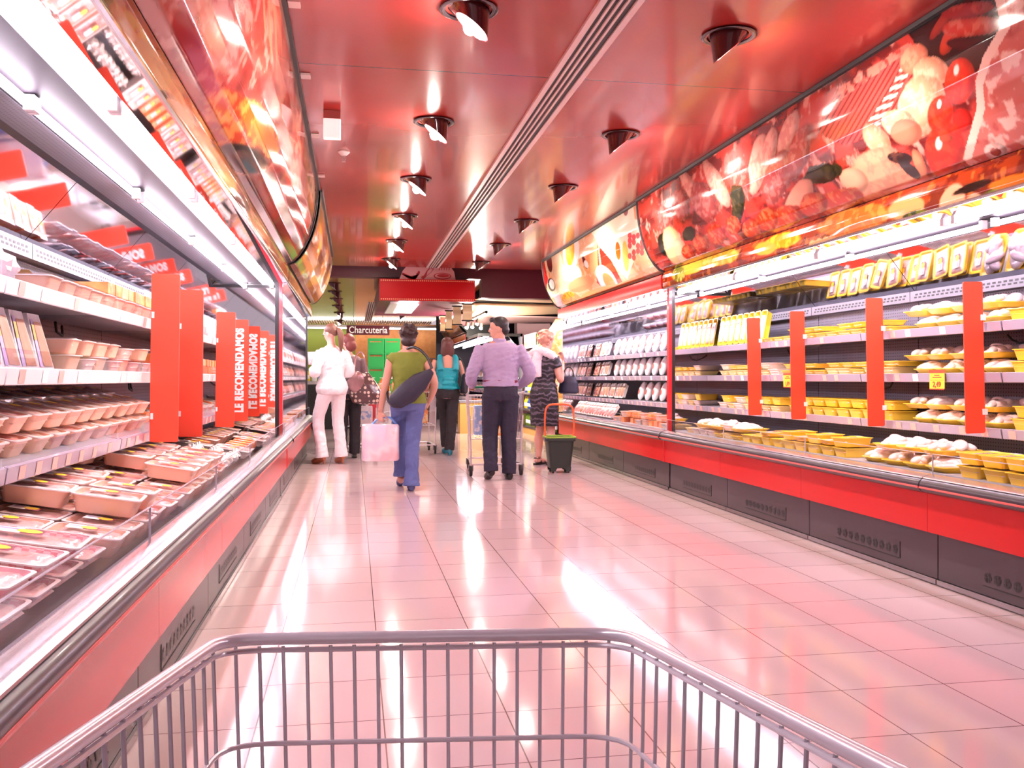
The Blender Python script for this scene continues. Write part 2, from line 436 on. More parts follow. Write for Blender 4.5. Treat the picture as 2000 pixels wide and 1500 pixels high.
        b = MB(); b.box(X(1.795), X(1.838), y1-.012, y1+.012, .285, .50); b.build('red_joint', M['redframe'], P)
        b = MB(); b.tube([(X(1.762), y1-.006, .535),(X(1.762), y1+.004, .535)], .026, 12); b.build('bumper_end_cap', M['black'], P)
    if endpanel == 'glass':
        b = MB(); b.prism_z([(X(1.872), y1-.012), (X(2.70), y1-.012), (X(2.70), y1), (X(1.872), y1)], .545, 1.955); b.build('mirror_end_panel', M['mirror'], P)
        b = MB(); b.box(X(1.845), X(1.872), y1-.022, y1+.01, .52, 2.02); b.build('black_post', M['black'], P)
        b = MB(); b.box(X(1.865), X(2.72), y1-.012, y1+.004, .02, .50); b.build('end_cheek', M['kick'], P)
    if endpanel == 'printed':
        b = MB(); b.box(X(1.86), X(2.70), y1-.008, y1+.006, .03, 1.96); b.build('mirror_end_panel', M['mirrordark'], P)
        b = MB(); n_ = [(1.86,2.0),(1.76,2.0),(1.50,1.60),(1.56,1.25),(1.70,.92),(1.735,.70),(1.735,.61),(1.86,.61)]
        v_ = [(X(d),y1-.006,z) for d,z in n_]+[(X(d),y1+.012,z) for d,z in n_]; k_ = len(n_)
        b.add(v_, [(i,(i+1)%k_,k_+(i+1)%k_,k_+i) for i in range(k_)]+[tuple(range(k_)), tuple(range(2*k_-1,k_-1,-1))]); b.build('printed_cheek', PRINTS['bread'], P)
    return root
PRINTS = {}
PRINTS['bread'] = ramp_noise(mat('bread_print', rough=.15, coat=.5), [(0,(.25,.08,.02)),(.42,(.75,.38,.08)),(.55,(.95,.72,.35)),(.7,(.9,.86,.7)),(1,(.5,.2,.05))], 6, 3, dist=1.5)

case(-1, .22, 4.36, 3, 'near meat case piled with pink gingham and peach trays', riser=True)
case(-1, 4.36, END, 3, 'long meat case of peach trays behind blank red shelf signs, mirrored at one end', endpanel='mirror', riser=True)
case(-1, END+.03, FAR, 3, 'cold cuts case beside the woman in white, with mirrored end panel', endpanel='glass', backmat='darkperf', railmat='pricerail', tubes_n=3, riser=False)
case(+1, 1.6, 4.36, 2, 'short near poultry case holding the highest stacked yellow trays, beyond the bumper joint', riser=False)
case(+1, 4.36, END, 3, 'long poultry case with yellow trays and four red shelf signs', endpanel='mirror', riser=False)
case(+1, END+.03, FAR, 3, 'red-framed ham case beside the woman in the black dress', endpanel='printed', backmat='darkperf', fascia=M['redpanel'])

# ================================================================== PRINTED CANOPIES
def _hash(ix, iy, s):
    h = (ix.astype(np.int64)*374761393 + iy.astype(np.int64)*668265263 + s*144665) & 0xffffffff
    h = ((h ^ (h >> 13))*1274126177) & 0xffffffff
    return ((h ^ (h >> 16)) & 0xffff)/65535.0
def vnoise(x, y, s=0):
    ix = np.floor(x); iy = np.floor(y); fx = x-ix; fy = y-iy
    fx = fx*fx*(3-2*fx); fy = fy*fy*(3-2*fy)
    a = _hash(ix,iy,s); b = _hash(ix+1,iy,s); c = _hash(ix,iy+1,s); d = _hash(ix+1,iy+1,s)
    return (a*(1-fx)+b*fx)*(1-fy) + (c*(1-fx)+d*fx)*fy
def fbm(x, y, s=0, o=4):
    r = 0; a = .5
    for k in range(o): r = r + a*vnoise(x*2**k, y*2**k, s+k*17); a *= .5
    return r/(1-.5**o)
def mixc(c, col, k):
    return c*(1-k[:, None]) + np.array(col)[None, :]*k[:, None]
def sst(a, b, x):
    t = np.clip((x-a)/(b-a), 0, 1); return t*t*(3-2*t)
def ell_mask(u, v, cu, cv, ru, rv, ang=0, soft=.12, wob=None, wamp=.15):
    c, s = math.cos(math.radians(ang)), math.sin(math.radians(ang))
    du = u-cu; dv = v-cv
    p = (du*c+dv*s)/ru; q = (-du*s+dv*c)/rv
    r = np.sqrt(p*p+q*q)
    if wob is not None: r = r + (wob-.5)*wamp*2
    return 1-sst(1-soft, 1+soft, r), p, q
def poly_mask(u, v, pts):
    ins = np.zeros(len(u), bool); n = len(pts)
    for i in range(n):
        x1, y1 = pts[i]; x2, y2 = pts[(i+1) % n]
        if y1 == y2: continue
        c = ((y1 > v) != (y2 > v)) & (u < (x2-x1)*(v-y1)/(y2-y1)+x1)
        ins ^= c
    return ins.astype(float)

def meat_bg(Y, S, s=0, a=(.20,.030,.028), b=(.58,.09,.07), c=(.80,.40,.34)):
    n = fbm(Y*6, S*9, s, 5); m = fbm(Y*14+3, S*10, s+5, 4)
    col = np.tile(np.array(a), (len(Y),1))
    col = mixc(col, b, sst(.35, .6, n)); col = mixc(col, c, sst(.62, .75, m)*.8)
    return col

def paint_right(u, v, Y, S):
    n1 = fbm(Y*9, S*9, 3, 4); n2 = fbm(Y*30, S*30, 9, 3)
    col = meat_bg(Y, S, 1)
    def E(cu, cv, ru, rv, ang, c, c2=None, wob=.12, hl=None, hlc=(1,.85,.8)):
        nonlocal col
        k, p, q = ell_mask(u, v, cu, cv, ru, rv, ang, .06, n1, wob)
        col = mixc(col, c, k)
        if c2 is not None: col = mixc(col, c2, k*sst(.45, .65, n2)*.8)
        col = col*(1-(k*np.clip((p+.35)**2+(q-.0)**2-.25,0,1)*.42))[:,None]
        if hl:
            h = 1-sst(.6, 1, np.sqrt(((p-hl[0])/.22)**2+((q-hl[1])/.3)**2)); col = mixc(col, hlc, h*k*.8)
    # dark ground with herbs and sausages (top)
    k = poly_mask(u, v, [(1770,60),(1850,-20),(1960,-40),(1965,60),(1900,150),(1830,150)]); col = mixc(col, (.035,.02,.02), k)
    E(1840,45,10,40,35,(.45,.07,.05)); E(1855,75,14,36,25,(.62,.10,.06))
    E(1900,52,62,19,-6,(.58,.075,.05),(.72,.22,.16)); E(1890,20,52,15,-10,(.40,.05,.05),(.55,.12,.1)); E(1905,88,58,14,4,(.10,.02,.03))
    # rib rack
    k = poly_mask(u, v, [(1592,258),(1628,190),(1790,88),(1800,130),(1760,200),(1712,262),(1650,285)])
    k = k*sst(0, .2, k)
    st = np.sin((u*.86+v*.5)/1.35); col = mixc(col, (.55,.11,.10), k); col = mixc(col, (.24,.035,.035), k*sst(.1,.8,st))
    k2 = poly_mask(u, v, [(1770,110),(1785,125),(1725,235),(1700,262),(1690,245),(1735,180)])
    col = mixc(col, (.80,.50,.44), k2*sst(-.3,.5,np.sin((v+u*.3)/2.5)))
    k3 = poly_mask(u, v, [(1592,258),(1600,230),(1650,190),(1790,88),(1772,84),(1640,172)]); col = mixc(col, (.66,.24,.19), k3*sst(.3,.6,n2))
    # chicken pieces
    ch = (.78,.36,.25); ch2 = (.86,.50,.38)
    E(1785,115,24,32,40,(.70,.26,.18),ch); E(1818,140,34,30,0,ch,ch2); E(1800,205,44,62,15,ch,ch2); E(1755,240,34,26,10,ch,ch2); E(1770,258,30,26,0,(.62,.24,.17))
    E(1712,272,22,34,-40,ch,ch2); E(1722,345,58,58,20,(.80,.40,.28),(.74,.32,.24)); E(1668,352,30,22,25,(.82,.46,.33)); E(1790,370,60,34,28,(.78,.38,.26),(.72,.30,.22))
    E(1758,308,24,11,5,(.07,.035,.03),(.2,.08,.05)); E(1778,332,26,9,40,(.05,.03,.03)); E(1796,318,10,28,-25,(.85,.32,.20))
    # steak with fat rim at the near end
    k = poly_mask(u, v, [(1925,-80),(1955,50),(1920,110),(1905,160),(1908,210),(1880,310),(1930,360),(2300,300),(2300,-200)])
    m = fbm(Y*16, S*16, 31, 5)
    col = mixc(col, (.66,.22,.19), k); col = mixc(col, (.86,.56,.50), k*sst(.5,.62,m)); col = mixc(col, (.48,.09,.08), k*sst(.6,.75,fbm(Y*8,S*8,41,4)))
    kr = poly_mask(u, v, [(1925,-80),(1955,50),(1920,110),(1905,160),(1908,210),(1880,310),(1896,316),(1924,212),(1920,166),(1936,116),(1974,52),(1944,-80)]); col = mixc(col, (.88,.62,.55), kr)
    E(1945,295,24,17,10,(.90,.68,.62),(.8,.5,.45)); E(1945,297,12,8,10,(.55,.15,.12))
    # tomatoes
    t = (.80,.055,.02); t2 = (.88,.10,.04)
    E(1880,235,20,24,0,(.62,.035,.02)); E(1836,222,24,36,10,t,t2,.03,(-.2,-.5)); E(1875,158,29,45,8,t,t2,.03,(-.35,-.45)); E(1846,292,38,54,5,t,t2,.03,(-.35,-.2))
    E(1848,270,14,9,0,(.55,.10,.04))
    # ham legs, chops and herbs toward the far end
    for cu,cv,ru,rv,an in ((1480,320,17,62,10),(1500,300,14,50,12),(1540,262,16,48,18),(1400,360,14,52,-28),(1352,372,12,46,-30)):
        E(cu,cv,ru,rv,an,(.82,.44,.37),(.72,.30,.26),.1)
    for cu,cv,ru,rv,an in ((1520,345,26,52,18),(1560,300,20,55,14),(1440,340,22,46,-20),(1375,395,24,42,-20),(1330,400,18,34,-10),(1300,430,16,40,0)):
        E(cu,cv,ru,rv,an,(.52,.12,.11),(.70,.28,.25),.2)
    E(1440,395,14,38,0,(.06,.06,.03),(.16,.12,.06),.4); E(1605,340,40,19,-14,(.07,.06,.035),(.17,.12,.07),.3); E(1345,455,12,14,0,(.06,.04,.03),(.14,.1,.06),.4); E(1297,478,12,22,-10,(.05,.035,.03))
    E(1560,390,22,46,28,(.86,.42,.32)); E(1315,480,18,38,-14,(.92,.62,.38)); E(1330,490,12,26,-20,(.9,.55,.4))
    # slices of chorizo along the lower curve
    for cu,cv,ru,rv in ((1540,422,27,22),(1500,428,20,22),(1468,446,17,19),(1432,440,14,18),(1400,458,18,20),(1370,476,16,18),(1640,395,46,26),(1590,400,26,24),(1345,492,14,14)):
        E(cu,cv,ru,rv,-15,(.66,.09,.035),(.80,.28,.14),.15)
    return col
def paint_right_strip(u, v, Y, S):
    n = fbm(Y*7, S*14, 5, 4); n2 = fbm(Y*22, S*22, 8, 3)
    col = np.tile(np.array((.52,.10,.03)), (len(u),1)); col = mixc(col, (.30,.05,.025), sst(.5,.6,n)); col = mixc(col, (.70,.28,.08), sst(.58,.7,n2)*.7)
    def E(cu, cv, ru, rv, ang, c, c2=None):
        nonlocal col
        k, p, q = ell_mask(u, v, cu, cv, ru, rv, ang, .1, n, .2); col = mixc(col, c, k)
        if c2 is not None: col = mixc(col, c2, k*sst(.45,.6,n2))
    E(1400,505,46,16,-14,(.95,.50,.06),(.95,.70,.2)); E(1348,522,24,14,-10,(.95,.62,.12)); E(1530,470,34,14,-14,(.95,.45,.03),(.98,.66,.1)); E(1495,485,22,12,-14,(.9,.5,.1))
    for k in range(7): E(1588+k*13, 478-k*4, 8, 9, 0, (.92,.55,.28))
    E(1670,430,70,26,-14,(.80,.28,.06),(.88,.42,.12)); E(1770,408,36,22,-14,(.85,.48,.24)); E(1790,425,30,14,-14,(.10,.12,.02),(.30,.30,.05)); E(1860,390,22,34,30,(.88,.52,.36)); E(1905,400,20,24,20,(.9,.56,.4))
    E(1965,380,62,20,-14,(.20,.24,.02),(.42,.44,.12)); E(1985,352,60,12,-14,(.85,.30,.05)); E(1900,365,40,8,-20,(.04,.02,.02)); E(1325,535,12,16,0,(.3,.3,.05),(.8,.6,.2))
    return col
def paint_left(u, v, Y, S):
    n1 = fbm(Y*5, S*7, 21, 4); n2 = fbm(Y*13, S*26, 23, 4)
    col = meat_bg(Y, S, 13, (.34,.035,.035), (.55,.10,.09), (.80,.40,.35))
    def E(cu, cv, ru, rv, ang, c, c2=None, wob=.2):
        nonlocal col
        k, p, q = ell_mask(u, v, cu, cv, ru, rv, ang, .08, n1, wob); col = mixc(col, c, k)
        if c2 is not None: col = mixc(col, c2, k*sst(.45,.62,n2))
    E(330,55,40,110,-35,(.55,.14,.12),(.70,.32,.28)); E(300,20,20,60,-28,(.62,.22,.18)); E(370,80,26,60,-20,(.48,.03,.03))
    E(420,30,30,110,-18,(.66,.20,.20),(.74,.36,.34)); E(390,170,44,90,-30,(.50,.05,.045),(.62,.16,.13)); E(500,40,34,110,-12,(.62,.08,.05),(.76,.3,.25))
    E(545,70,18,150,-6,(.70,.26,.20),(.55,.12,.1)); E(565,40,10,60,-4,(.80,.50,.42)); E(575,180,12,80,-6,(.78,.42,.34),(.4,.1,.08))
    k = poly_mask(u, v, [(505,-20),(555,-20),(560,120),(525,110)]); col = mixc(col, (.80,.26,.16), k*sst(.0,.6,np.sin((u-v*.05)/1.6)))
    E(450,240,46,70,-32,(.60,.10,.04),(.76,.30,.12)); E(510,250,26,60,-28,(.78,.26,.06),(.9,.5,.15)); E(520,270,14,40,-30,(.88,.40,.10)); E(560,250,20,70,-18,(.74,.30,.2),(.5,.12,.1))
    # dark pan with pale rim, then plaid cloth
    E(470,316,52,34,18,(.03,.025,.025),None,.02); E(482,318,38,22,20,(.20,.09,.075),(.3,.14,.1),.02); k, p, q = ell_mask(u, v, 470, 316, 52, 34, 18, .04); k2, _, _ = ell_mask(u, v, 474, 310, 47, 27, 18, .05)
    rim = k*(1-k2)*(v > 322); col = mixc(col, (.75,.5,.42), rim)
    k = ((v > 338+ (u-455)*-.05) & (u < 628)).astype(float)*sst(335, 352, v+ (u-470)*.12)
    gx = np.sin(Y*26); gy = np.sin(S*30)
    pl = np.tile(np.array((.30,.07,.06)), (len(u),1)); pl = mixc(pl, (.10,.05,.055), sst(.2,.6,gx)*.9); pl = mixc(pl, (.52,.10,.06), sst(.3,.7,gy)*.7); pl = mixc(pl, (.30,.24,.12), (np.abs(np.sin(Y*13+.6)) < .12)*.8); pl = mixc(pl, (.55,.35,.38), (np.abs(np.sin(S*15+.9)) < .10)*.7)
    col = col*(1-k[:,None]) + pl*k[:,None]
    E(575,330,18,60,-20,(.72,.34,.3),(.5,.16,.14)); E(603,300,8,90,-5,(.70,.40,.36),(.2,.08,.08))
    return col
def paint_left_strip(u, v, Y, S):
    n = fbm(Y*5, S*20, 51, 4); n2 = fbm(Y*16, S*30, 53, 3)
    col = np.tile(np.array((.66,.24,.07)), (len(u),1)); col = mixc(col, (.85,.46,.20), sst(.45,.6,n)); col = mixc(col, (.22,.07,.03), sst(.62,.72,n2))
    def E(cu, cv, ru, rv, ang, c, c2=None):
        nonlocal col
        k, p, q = ell_mask(u, v, cu, cv, ru, rv, ang, .1, n, .25); col = mixc(col, c, k)
        if c2 is not None: col = mixc(col, c2, k*sst(.45,.6,n2))
    E(205,5,18,40,-30,(.35,.42,.02),(.55,.55,.05)); E(222,60,12,36,-30,(.05,.035,.02)); E(262,70,22,80,-32,(.90,.42,.02),(.95,.6,.08)); E(285,110,10,26,-32,(.06,.03,.02)); E(300,130,24,60,-32,(.90,.55,.24))
    E(320,195,14,20,-30,(.10,.05,.03)); E(350,230,24,44,-32,(.90,.55,.38)); E(390,290,20,44,-34,(.85,.42,.20)); E(440,360,18,30,-34,(.82,.60,.20),(.9,.75,.3)); E(470,400,16,26,-34,(.12,.05,.03)); E(500,440,16,30,-34,(.8,.5,.3))
    return col
def paint_far_right(u, v, Y, S):
    n = fbm(Y*4, S*6, 61, 3); n2 = fbm(Y*16, S*18, 63, 3)
    col = np.tile(np.array((.92,.62,.42)), (len(u),1)); col = mixc(col, (.90,.45,.24), sst(.5,.62,n)); col = mixc(col, (.95,.80,.66), sst(.58,.7,n2)*.6)
    def E(cu, cv, ru, rv, ang, c, c2=None):
        nonlocal col
        k, p, q = ell_mask(u, v, cu, cv, ru, rv, ang, .06, n, .06); col = mixc(col, c, k)
        if c2 is not None: col = mixc(col, c2, k*sst(.45,.6,n2))
    def PL(pts, c):
        nonlocal col
        col = mixc(col, c, poly_mask(u, v, pts))
    PL([(1030,525),(1062,505),(1070,545),(1068,562),(1046,574),(1034,560)], (.66,.03,.03)); PL([(1028,522),(1052,506),(1060,560),(1040,568),(1030,555)], (.96,.94,.92)); PL([(1037,528),(1047,526),(1044,545),(1039,540)], (.6,.04,.03))
    E(1073,512,5,20,-8,(.22,.03,.03)); E(1077,556,7,13,-12,(.1,.08,.1)); E(1078,555,5,10,-12,(.97,.95,.95))
    E(1115,488,16,40,0,(.95,.93,.90)); E(1113,488,9,32,0,(.92,.60,.05),(.8,.5,.1)); E(1120,535,16,16,0,(.97,.94,.9)); E(1142,512,3,14,-20,(.1,.08,.09)); E(1145,516,4,8,-20,(.95,.93,.9))
    PL([(1166,455),(1172,545),(1176,562),(1166,552),(1162,500)], (.80,.08,.06)); PL([(1150,490),(1166,470),(1168,520),(1155,540)], (.94,.52,.30))
    PL([(1150,445),(1250,385),(1252,470),(1225,545),(1195,515),(1170,480)], (.97,.95,.80)); PL([(1170,480),(1195,510),(1218,556),(1240,562),(1225,572),(1205,560),(1175,520)], (.80,.07,.05))
    E(1186,548,16,34,-32,(.95,.80,.86)); E(1191,552,9,22,-32,(.85,.42,.18)); E(1207,490,5,18,-5,(.85,.22,.04)); E(1222,500,6,30,-5,(.93,.72,.25))
    for k in range(14): E(1230+8*(k % 4), 460+10*(k//3)+3*(k % 2), 4, 6, 0, (.82,.22,.24))
    PL([(1236,395),(1252,386),(1250,430),(1240,428)], (.85,.5,.35)); E(1222,408,5,14,0,(.45,.15,.2)); E(1090,520,10,40,-8,(.93,.70,.50))
    E(1065,590,8,26,-38,(.25,.16,.45)); E(1064,594,4,22,-38,(.95,.9,.95)); PL([(1080,576),(1092,572),(1100,600),(1090,604)], (.9,.78,.84)); E(1112,584,14,14,0,(.90,.62,.06),(.85,.35,.05))
    E(1135,555,26,14,-20,(.86,.42,.24)); E(1170,574,40,12,-18,(.90,.50,.26)); PL([(1140,580),(1230,545),(1260,530),(1255,545),(1160,588)], (.85,.42,.2))
    return col
def paint_far_left(u, v, Y, S):
    n = fbm(Y*4, S*8, 71, 3)
    gx = np.sin(Y*22); gy = np.sin(S*26)
    col = np.tile(np.array((.62,.22,.14)), (len(u),1)); col = mixc(col, (.40,.30,.10), sst(.2,.6,gx)*.8); col = mixc(col, (.75,.50,.42), sst(.3,.7,gy)*.6); col = mixc(col, (.85,.45,.10), sst(.55,.62,n)); col = mixc(col, (.80,.62,.55), sst(.62,.7,fbm(Y*3,S*12,74,3)))
    return col

def canopy(side, y0, y1, prof, painter, ny, name, mname, parent, off=0.0, rough=.09, py=None, dark=.55):
    prof = np.array(prof); seg = np.sqrt((np.diff(prof, axis=0)**2).sum(1)); s = np.concatenate([[0], np.cumsum(seg)])
    nj = py or 100
    sj = np.linspace(0, s[-1], nj); d = np.interp(sj, s, prof[:,0])+off; z = np.interp(sj, s, prof[:,1])
    iy = 1/np.linspace(1/y0, 1/y1, ny)
    Yg, Dg = np.meshgrid(iy, d, indexing='ij'); _, Zg = np.meshgrid(iy, z, indexing='ij'); _, Sg = np.meshgrid(iy, sj, indexing='ij')
    Xg = CX + side*Dg
    # the film sags and ripples slightly
    rip = (vnoise(Yg*1.6, Sg*3, 5)-.5)*.012*np.sin(np.clip(Sg/s[-1],0,1)*PI)
    P = np.stack([(Xg+side*rip).ravel(), Yg.ravel(), Zg.ravel()], 1)
    u, v = to_px(P)
    col = np.clip(painter(u, v, Yg.ravel(), Sg.ravel()), 0, 1)**1.4*dark
    me = bpy.data.meshes.new(name)
    idx = np.arange(ny*nj).reshape(ny, nj)
    q = np.stack([idx[:-1,:-1], idx[1:,:-1], idx[1:,1:], idx[:-1,1:]], -1).reshape(-1,4)
    me.from_pydata(P.tolist(), [], q.tolist())
    a = me.color_attributes.new('print', 'FLOAT_COLOR', 'POINT')
    a.data.foreach_set('color', np.concatenate([col, np.ones((len(col),1))], 1).astype(np.float32).ravel())
    me.polygons.foreach_set('use_smooth', [True]*len(me.polygons))
    if mname not in bpy.data.materials: attr_mat(mname, rough)
    me.materials.append(bpy.data.materials[mname]); me.update()
    o = bpy.data.objects.new(name, me); COL.objects.link(o); o.parent = parent
    return o
BULGE = [(1.525,2.845),(1.526,2.78),(1.532,2.70),(1.545,2.60),(1.57,2.49),(1.605,2.39),(1.65,2.295),(1.70,2.22),(1.75,2.17),(1.80,2.15)]
STRIP = [(1.802,2.15),(1.786,2.12),(1.780,2.08),(1.782,2.04),(1.787,2.00),(1.797,1.982)]
def canopy_sign(side, y0, y1, label, pb, ps, ny, off=0, redstrip=False):
    X = lambda d: CX + side*d
    root = empty('printed_canopy'); tag(root, label, 'canopy sign')
    b = MB(); b.prism_y([(X(d+off+.028), z) for d, z in [(1.53,2.84),(1.55,2.62),(1.66,2.31),(1.80,2.165)]] + [(X(1.805),2.055),(X(2.74),2.055),(X(2.74),2.84)], y0, y1); b.build('canopy_box', M['black'], root)
    canopy(side, y0, y1, BULGE, pb, ny, 'printed_film', 'print_film_gloss', root, off, dark=.92 if side < 0 else .82)
    if redstrip:
        b = MB(); b.prism_y([(X(1.795),2.13),(X(1.784),2.12),(X(1.780),2.03),(X(1.790),1.985),(X(1.798),1.985),(X(1.798),2.13)], y0, y1-.02); b.build('red_header', M['redpanel'], root, 40)
    else:
        canopy(side, y0, y1, STRIP, ps, ny, 'printed_valance', 'print_film_gloss', root, 0, py=26)
        b = MB(); b.prism_y([(X(1.790),1.972),(X(1.784),1.982),(X(1.790),1.990),(X(1.798),1.988),(X(1.798),1.972)], y0, y1); b.build('lower_profile', M['steelmir'], root, 30)
    b = MB(); b.prism_y([(X(1.52+off),2.85),(X(1.505+off),2.848),(X(1.505+off),2.825),(X(1.525+off),2.822)], y0, y1); b.build('top_profile', M['seam'], root)
    # end profile: black edge following the curve
    b = MB(); b.tube([(X(d+off-.002), y1, z) for d, z in BULGE], .012 if side > 0 else .005, 8); b.build('end_profile', M['seam'], root, True)
    b = MB(); b.tube([(X(d+off-.002), y0, z) for d, z in BULGE], .005, 8); b.build('end_profile', M['seam'], root, True)
    return root
canopy_sign(-1, .9, END, 'wrap-around meat photograph canopy above the peach tray cases, with clips along its top', paint_left, paint_left_strip, 620)
canopy_sign(+1, 2.0, END, 'meat and tomato photograph canopy above the poultry case', paint_right, paint_right_strip, 960)
canopy_sign(+1, END+.05, FAR, 'bright peach and white printed canopy above the red-framed ham case', paint_far_right, None, 260, .03, True)
canopy_sign(-1, END+.05, FAR-.1, 'plaid and orange printed canopy above the cold cuts case', paint_far_left, paint_left_strip, 160, -.02)
# plastic clips holding the film of the near meat canopy at the ceiling
CLIPROOT = [o for o in bpy.data.objects if o.name == 'printed_canopy'][0]
for y in (2.9, 3.6, 4.28, 5.3, 6.6, 7.9):
    b = MB(); b.box(-.30, -.245, y, y+.075, 2.835, 2.847); b.build('film_clip', mat('clear_clip', (.75,.62,.6), .3) if 'clear_clip' not in bpy.data.materials else bpy.data.materials['clear_clip'], CLIPROOT)

# ================================================================== CEILING FITTINGS
M['lampbody'] = mat('dark_red_lamp_glass', (.07,.008,.012), .12, coat=.8)
M['lampring'] = mat('black_chrome_ring', (.10,.07,.08), .15, metal=.8)
M['lampglow'] = mat('halogen_lamp_face', (1,1,1), .3, emit=(1,.88,.78), estr=110)
LAMPY = [4.25, 6.15, 7.95, 9.75, 11.55, 13.35]
def downlight(x, y, aim, label, watts):
    root = empty('ceiling_spotlight', (x, y, CEIL)); tag(root, label, 'spotlight', )
    b = MB(); n = 24
    b.loft([[(r*math.cos(2*PI*k/n), r*math.sin(2*PI*k/n), z) for k in range(n)] for r, z in ((.112,-.002),(.135,-.002),(.14,-.010),(.128,-.016),(.112,-.010))], cap=False)
    b.build('trim_ring', M['lampring'], root, 60); on = watts > 0
    # tilted cone-shaped body ending in an oblique lamp face
    a = Vector(aim).normalized(); side = Vector((-a.x, 0, 0)).normalized() if abs(a.x) > .01 else Vector((1,0,0))
    rings = []; lo = []
    for k in range(n):
        t = 2*PI*k/n; p = Vector((.10*math.cos(t), .095*math.sin(t), 0)); rings.append(p)
    tipdir = -Vector((a.x,0,0)).normalized()
    low = []
    for k in range(n):
        t = 2*PI*k/n; c = math.cos(t); s = math.sin(t)
        f = (c*tipdir.x + 1)/2           # 1 on the side away from the beam
        low.append(Vector((.075*c + tipdir.x*.012, .07*s - .02*f, -.03 - .125*f)))
    b = MB(); b.loft([rings, [r*.55+l*.45+Vector((0,0,.004)) for r, l in zip(rings, low)], low], cap=False); b.build('lamp_body', M['lampbody'], root, 60)
    c = sum(low, Vector())/n
    b = MB(); b.add([c + (p-c)*.93 + Vector((0,0,.004)) for p in low], [tuple(range(n))]); b.build('lamp_face', M['lampglow' if on else 'lampring'], root)
    if not on: return root
    if x < 1:
        b = MB(); b.ell(c + a*.008, (.034,.034,.034), None, 14, 10); b.build('glare_ball', M['lampglow'], root, True)  # glowing ball added below the face to enlarge the lamp's glare
    ld = bpy.data.lights.new('spot_beam', 'SPOT'); ld.energy = watts; ld.spot_size = math.radians(95); ld.spot_blend = .8; ld.color = (1,.88,.78); ld.shadow_soft_size = .05
    lo = bpy.data.objects.new('spot_beam', ld); COL.objects.link(lo); lo.parent = root
    lo.location = c + a*.06; lo.rotation_euler = a.to_track_quat('-Z','Y').to_euler()
    return root
for i, y in enumerate(LAMPY):
    downlight(.535, y, (-.75, -.25, -.65), '%s glaring spotlight from the camera in the row beside the meat canopy' % ORD[i], 85)
    downlight(1.88, y+.1, (.80, .05, -.60), '%s dark red spotlight from the camera in the row toward the poultry canopy' % ORD[i], 85)
# linear air diffuser
root = empty('linear_air_diffuser'); tag(root, 'long pale slotted air diffuser running along the red ceiling', 'ceiling vent')
b = MB()
for xa, xb in ((1.113,1.145),(1.168,1.180),(1.203,1.215),(1.238,1.250),(1.282,1.314)): b.box(xa, xb, 1.0, 14.2, 2.832, 2.8495)
b.build('blade', mat('pale_diffuser_frame', (.74,.60,.60), .4), root)
b = MB(); b.box(1.115, 1.312, 1.0, 14.2, 2.843, 2.8495); b.build('slot', M['seam'], root)
# emergency light, sprinkler
root = empty('emergency_light', (-.14, 6.03, 2.85)); tag(root, 'small emergency light with ribbed clear cover on the red ceiling', 'emergency light')
b = MB(); b.box(-.055,.055,-.02,.02,-.055,-.001); b.build('mounting_box', mat('emergency_red_brown', (.35,.10,.09), .3), root)
b = MB(); b.box(-.056,.056,-.028,.028,-.185,-.056); b.build('diffuser', mat('frosted_cover', (.95,.86,.86), .25, emit=(1,.85,.85), estr=.25), root, bevel=.006)
b = MB()
for k in range(6): b.box(-.05+.018*k,-.046+.018*k,-.030,.030,-.18,-.12)
b.build('rib', M['glass'], root)
root = empty('fire_sprinkler', (-.075, 7.1, 2.85)); tag(root, 'brass fire sprinkler head with white rose under the red ceiling', 'sprinkler')
b = MB(); b.loft([[(r*math.cos(2*PI*k/16), r*math.sin(2*PI*k/16), z) for k in range(16)] for r, z in ((.045,-.001),(.045,-.008),(.02,-.03))]); b.build('rose', M['white'], root, 40)
b = MB(); b.tube([(-.012,0,-.03),(-.016,0,-.055),(0,0,-.075)], .003, 6); b.tube([(.012,0,-.03),(.016,0,-.055),(0,0,-.075)], .003, 6); b.tube([(0,0,-.03),(0,0,-.072)], .004, 6); b.disc((0,0,-.078),(0,0,-1),.016,12); b.build('sprinkler_frame', M['rail'], root, True)
# ================================================================== TEXT
for t_, n_ in (('thirt',30),('fort',40),('fift',50)):
    for k, w_ in enumerate(['ieth','y-first','y-second','y-third','y-fourth','y-fifth','y-sixth','y-seventh','y-eighth','y-ninth']):
        if n_+k > len(ORD): ORD.append(t_+w_)
def text_mesh(name, body, size, m, parent=None, loc=(0,0,0), rot=(0,0,0), bold=0, extrude=.0012, space=1.0, sx=1.0):
    c = bpy.data.curves.new(name+'_c', 'FONT'); c.body = body; c.size = size; c.offset = bold; c.extrude = extrude; c.align_x = 'CENTER'; c.align_y = 'CENTER'; c.space_character = space; c.resolution_u = 4
    t = bpy.data.objects.new('tmp', c); COL.objects.link(t)
    dg = bpy.context.evaluated_depsgraph_get(); dg.update()
    me = bpy.data.meshes.new_from_object(t.evaluated_get(dg)); me.name = name
    bpy.data.objects.remove(t); bpy.data.curves.remove(c)
    me.materials.clear(); me.materials.append(m)
    o = bpy.data.objects.new(name, me); COL.objects.link(o); o.parent = parent; o.location = loc; o.rotation_euler = rot; o.scale = (sx,1,1)
    return o

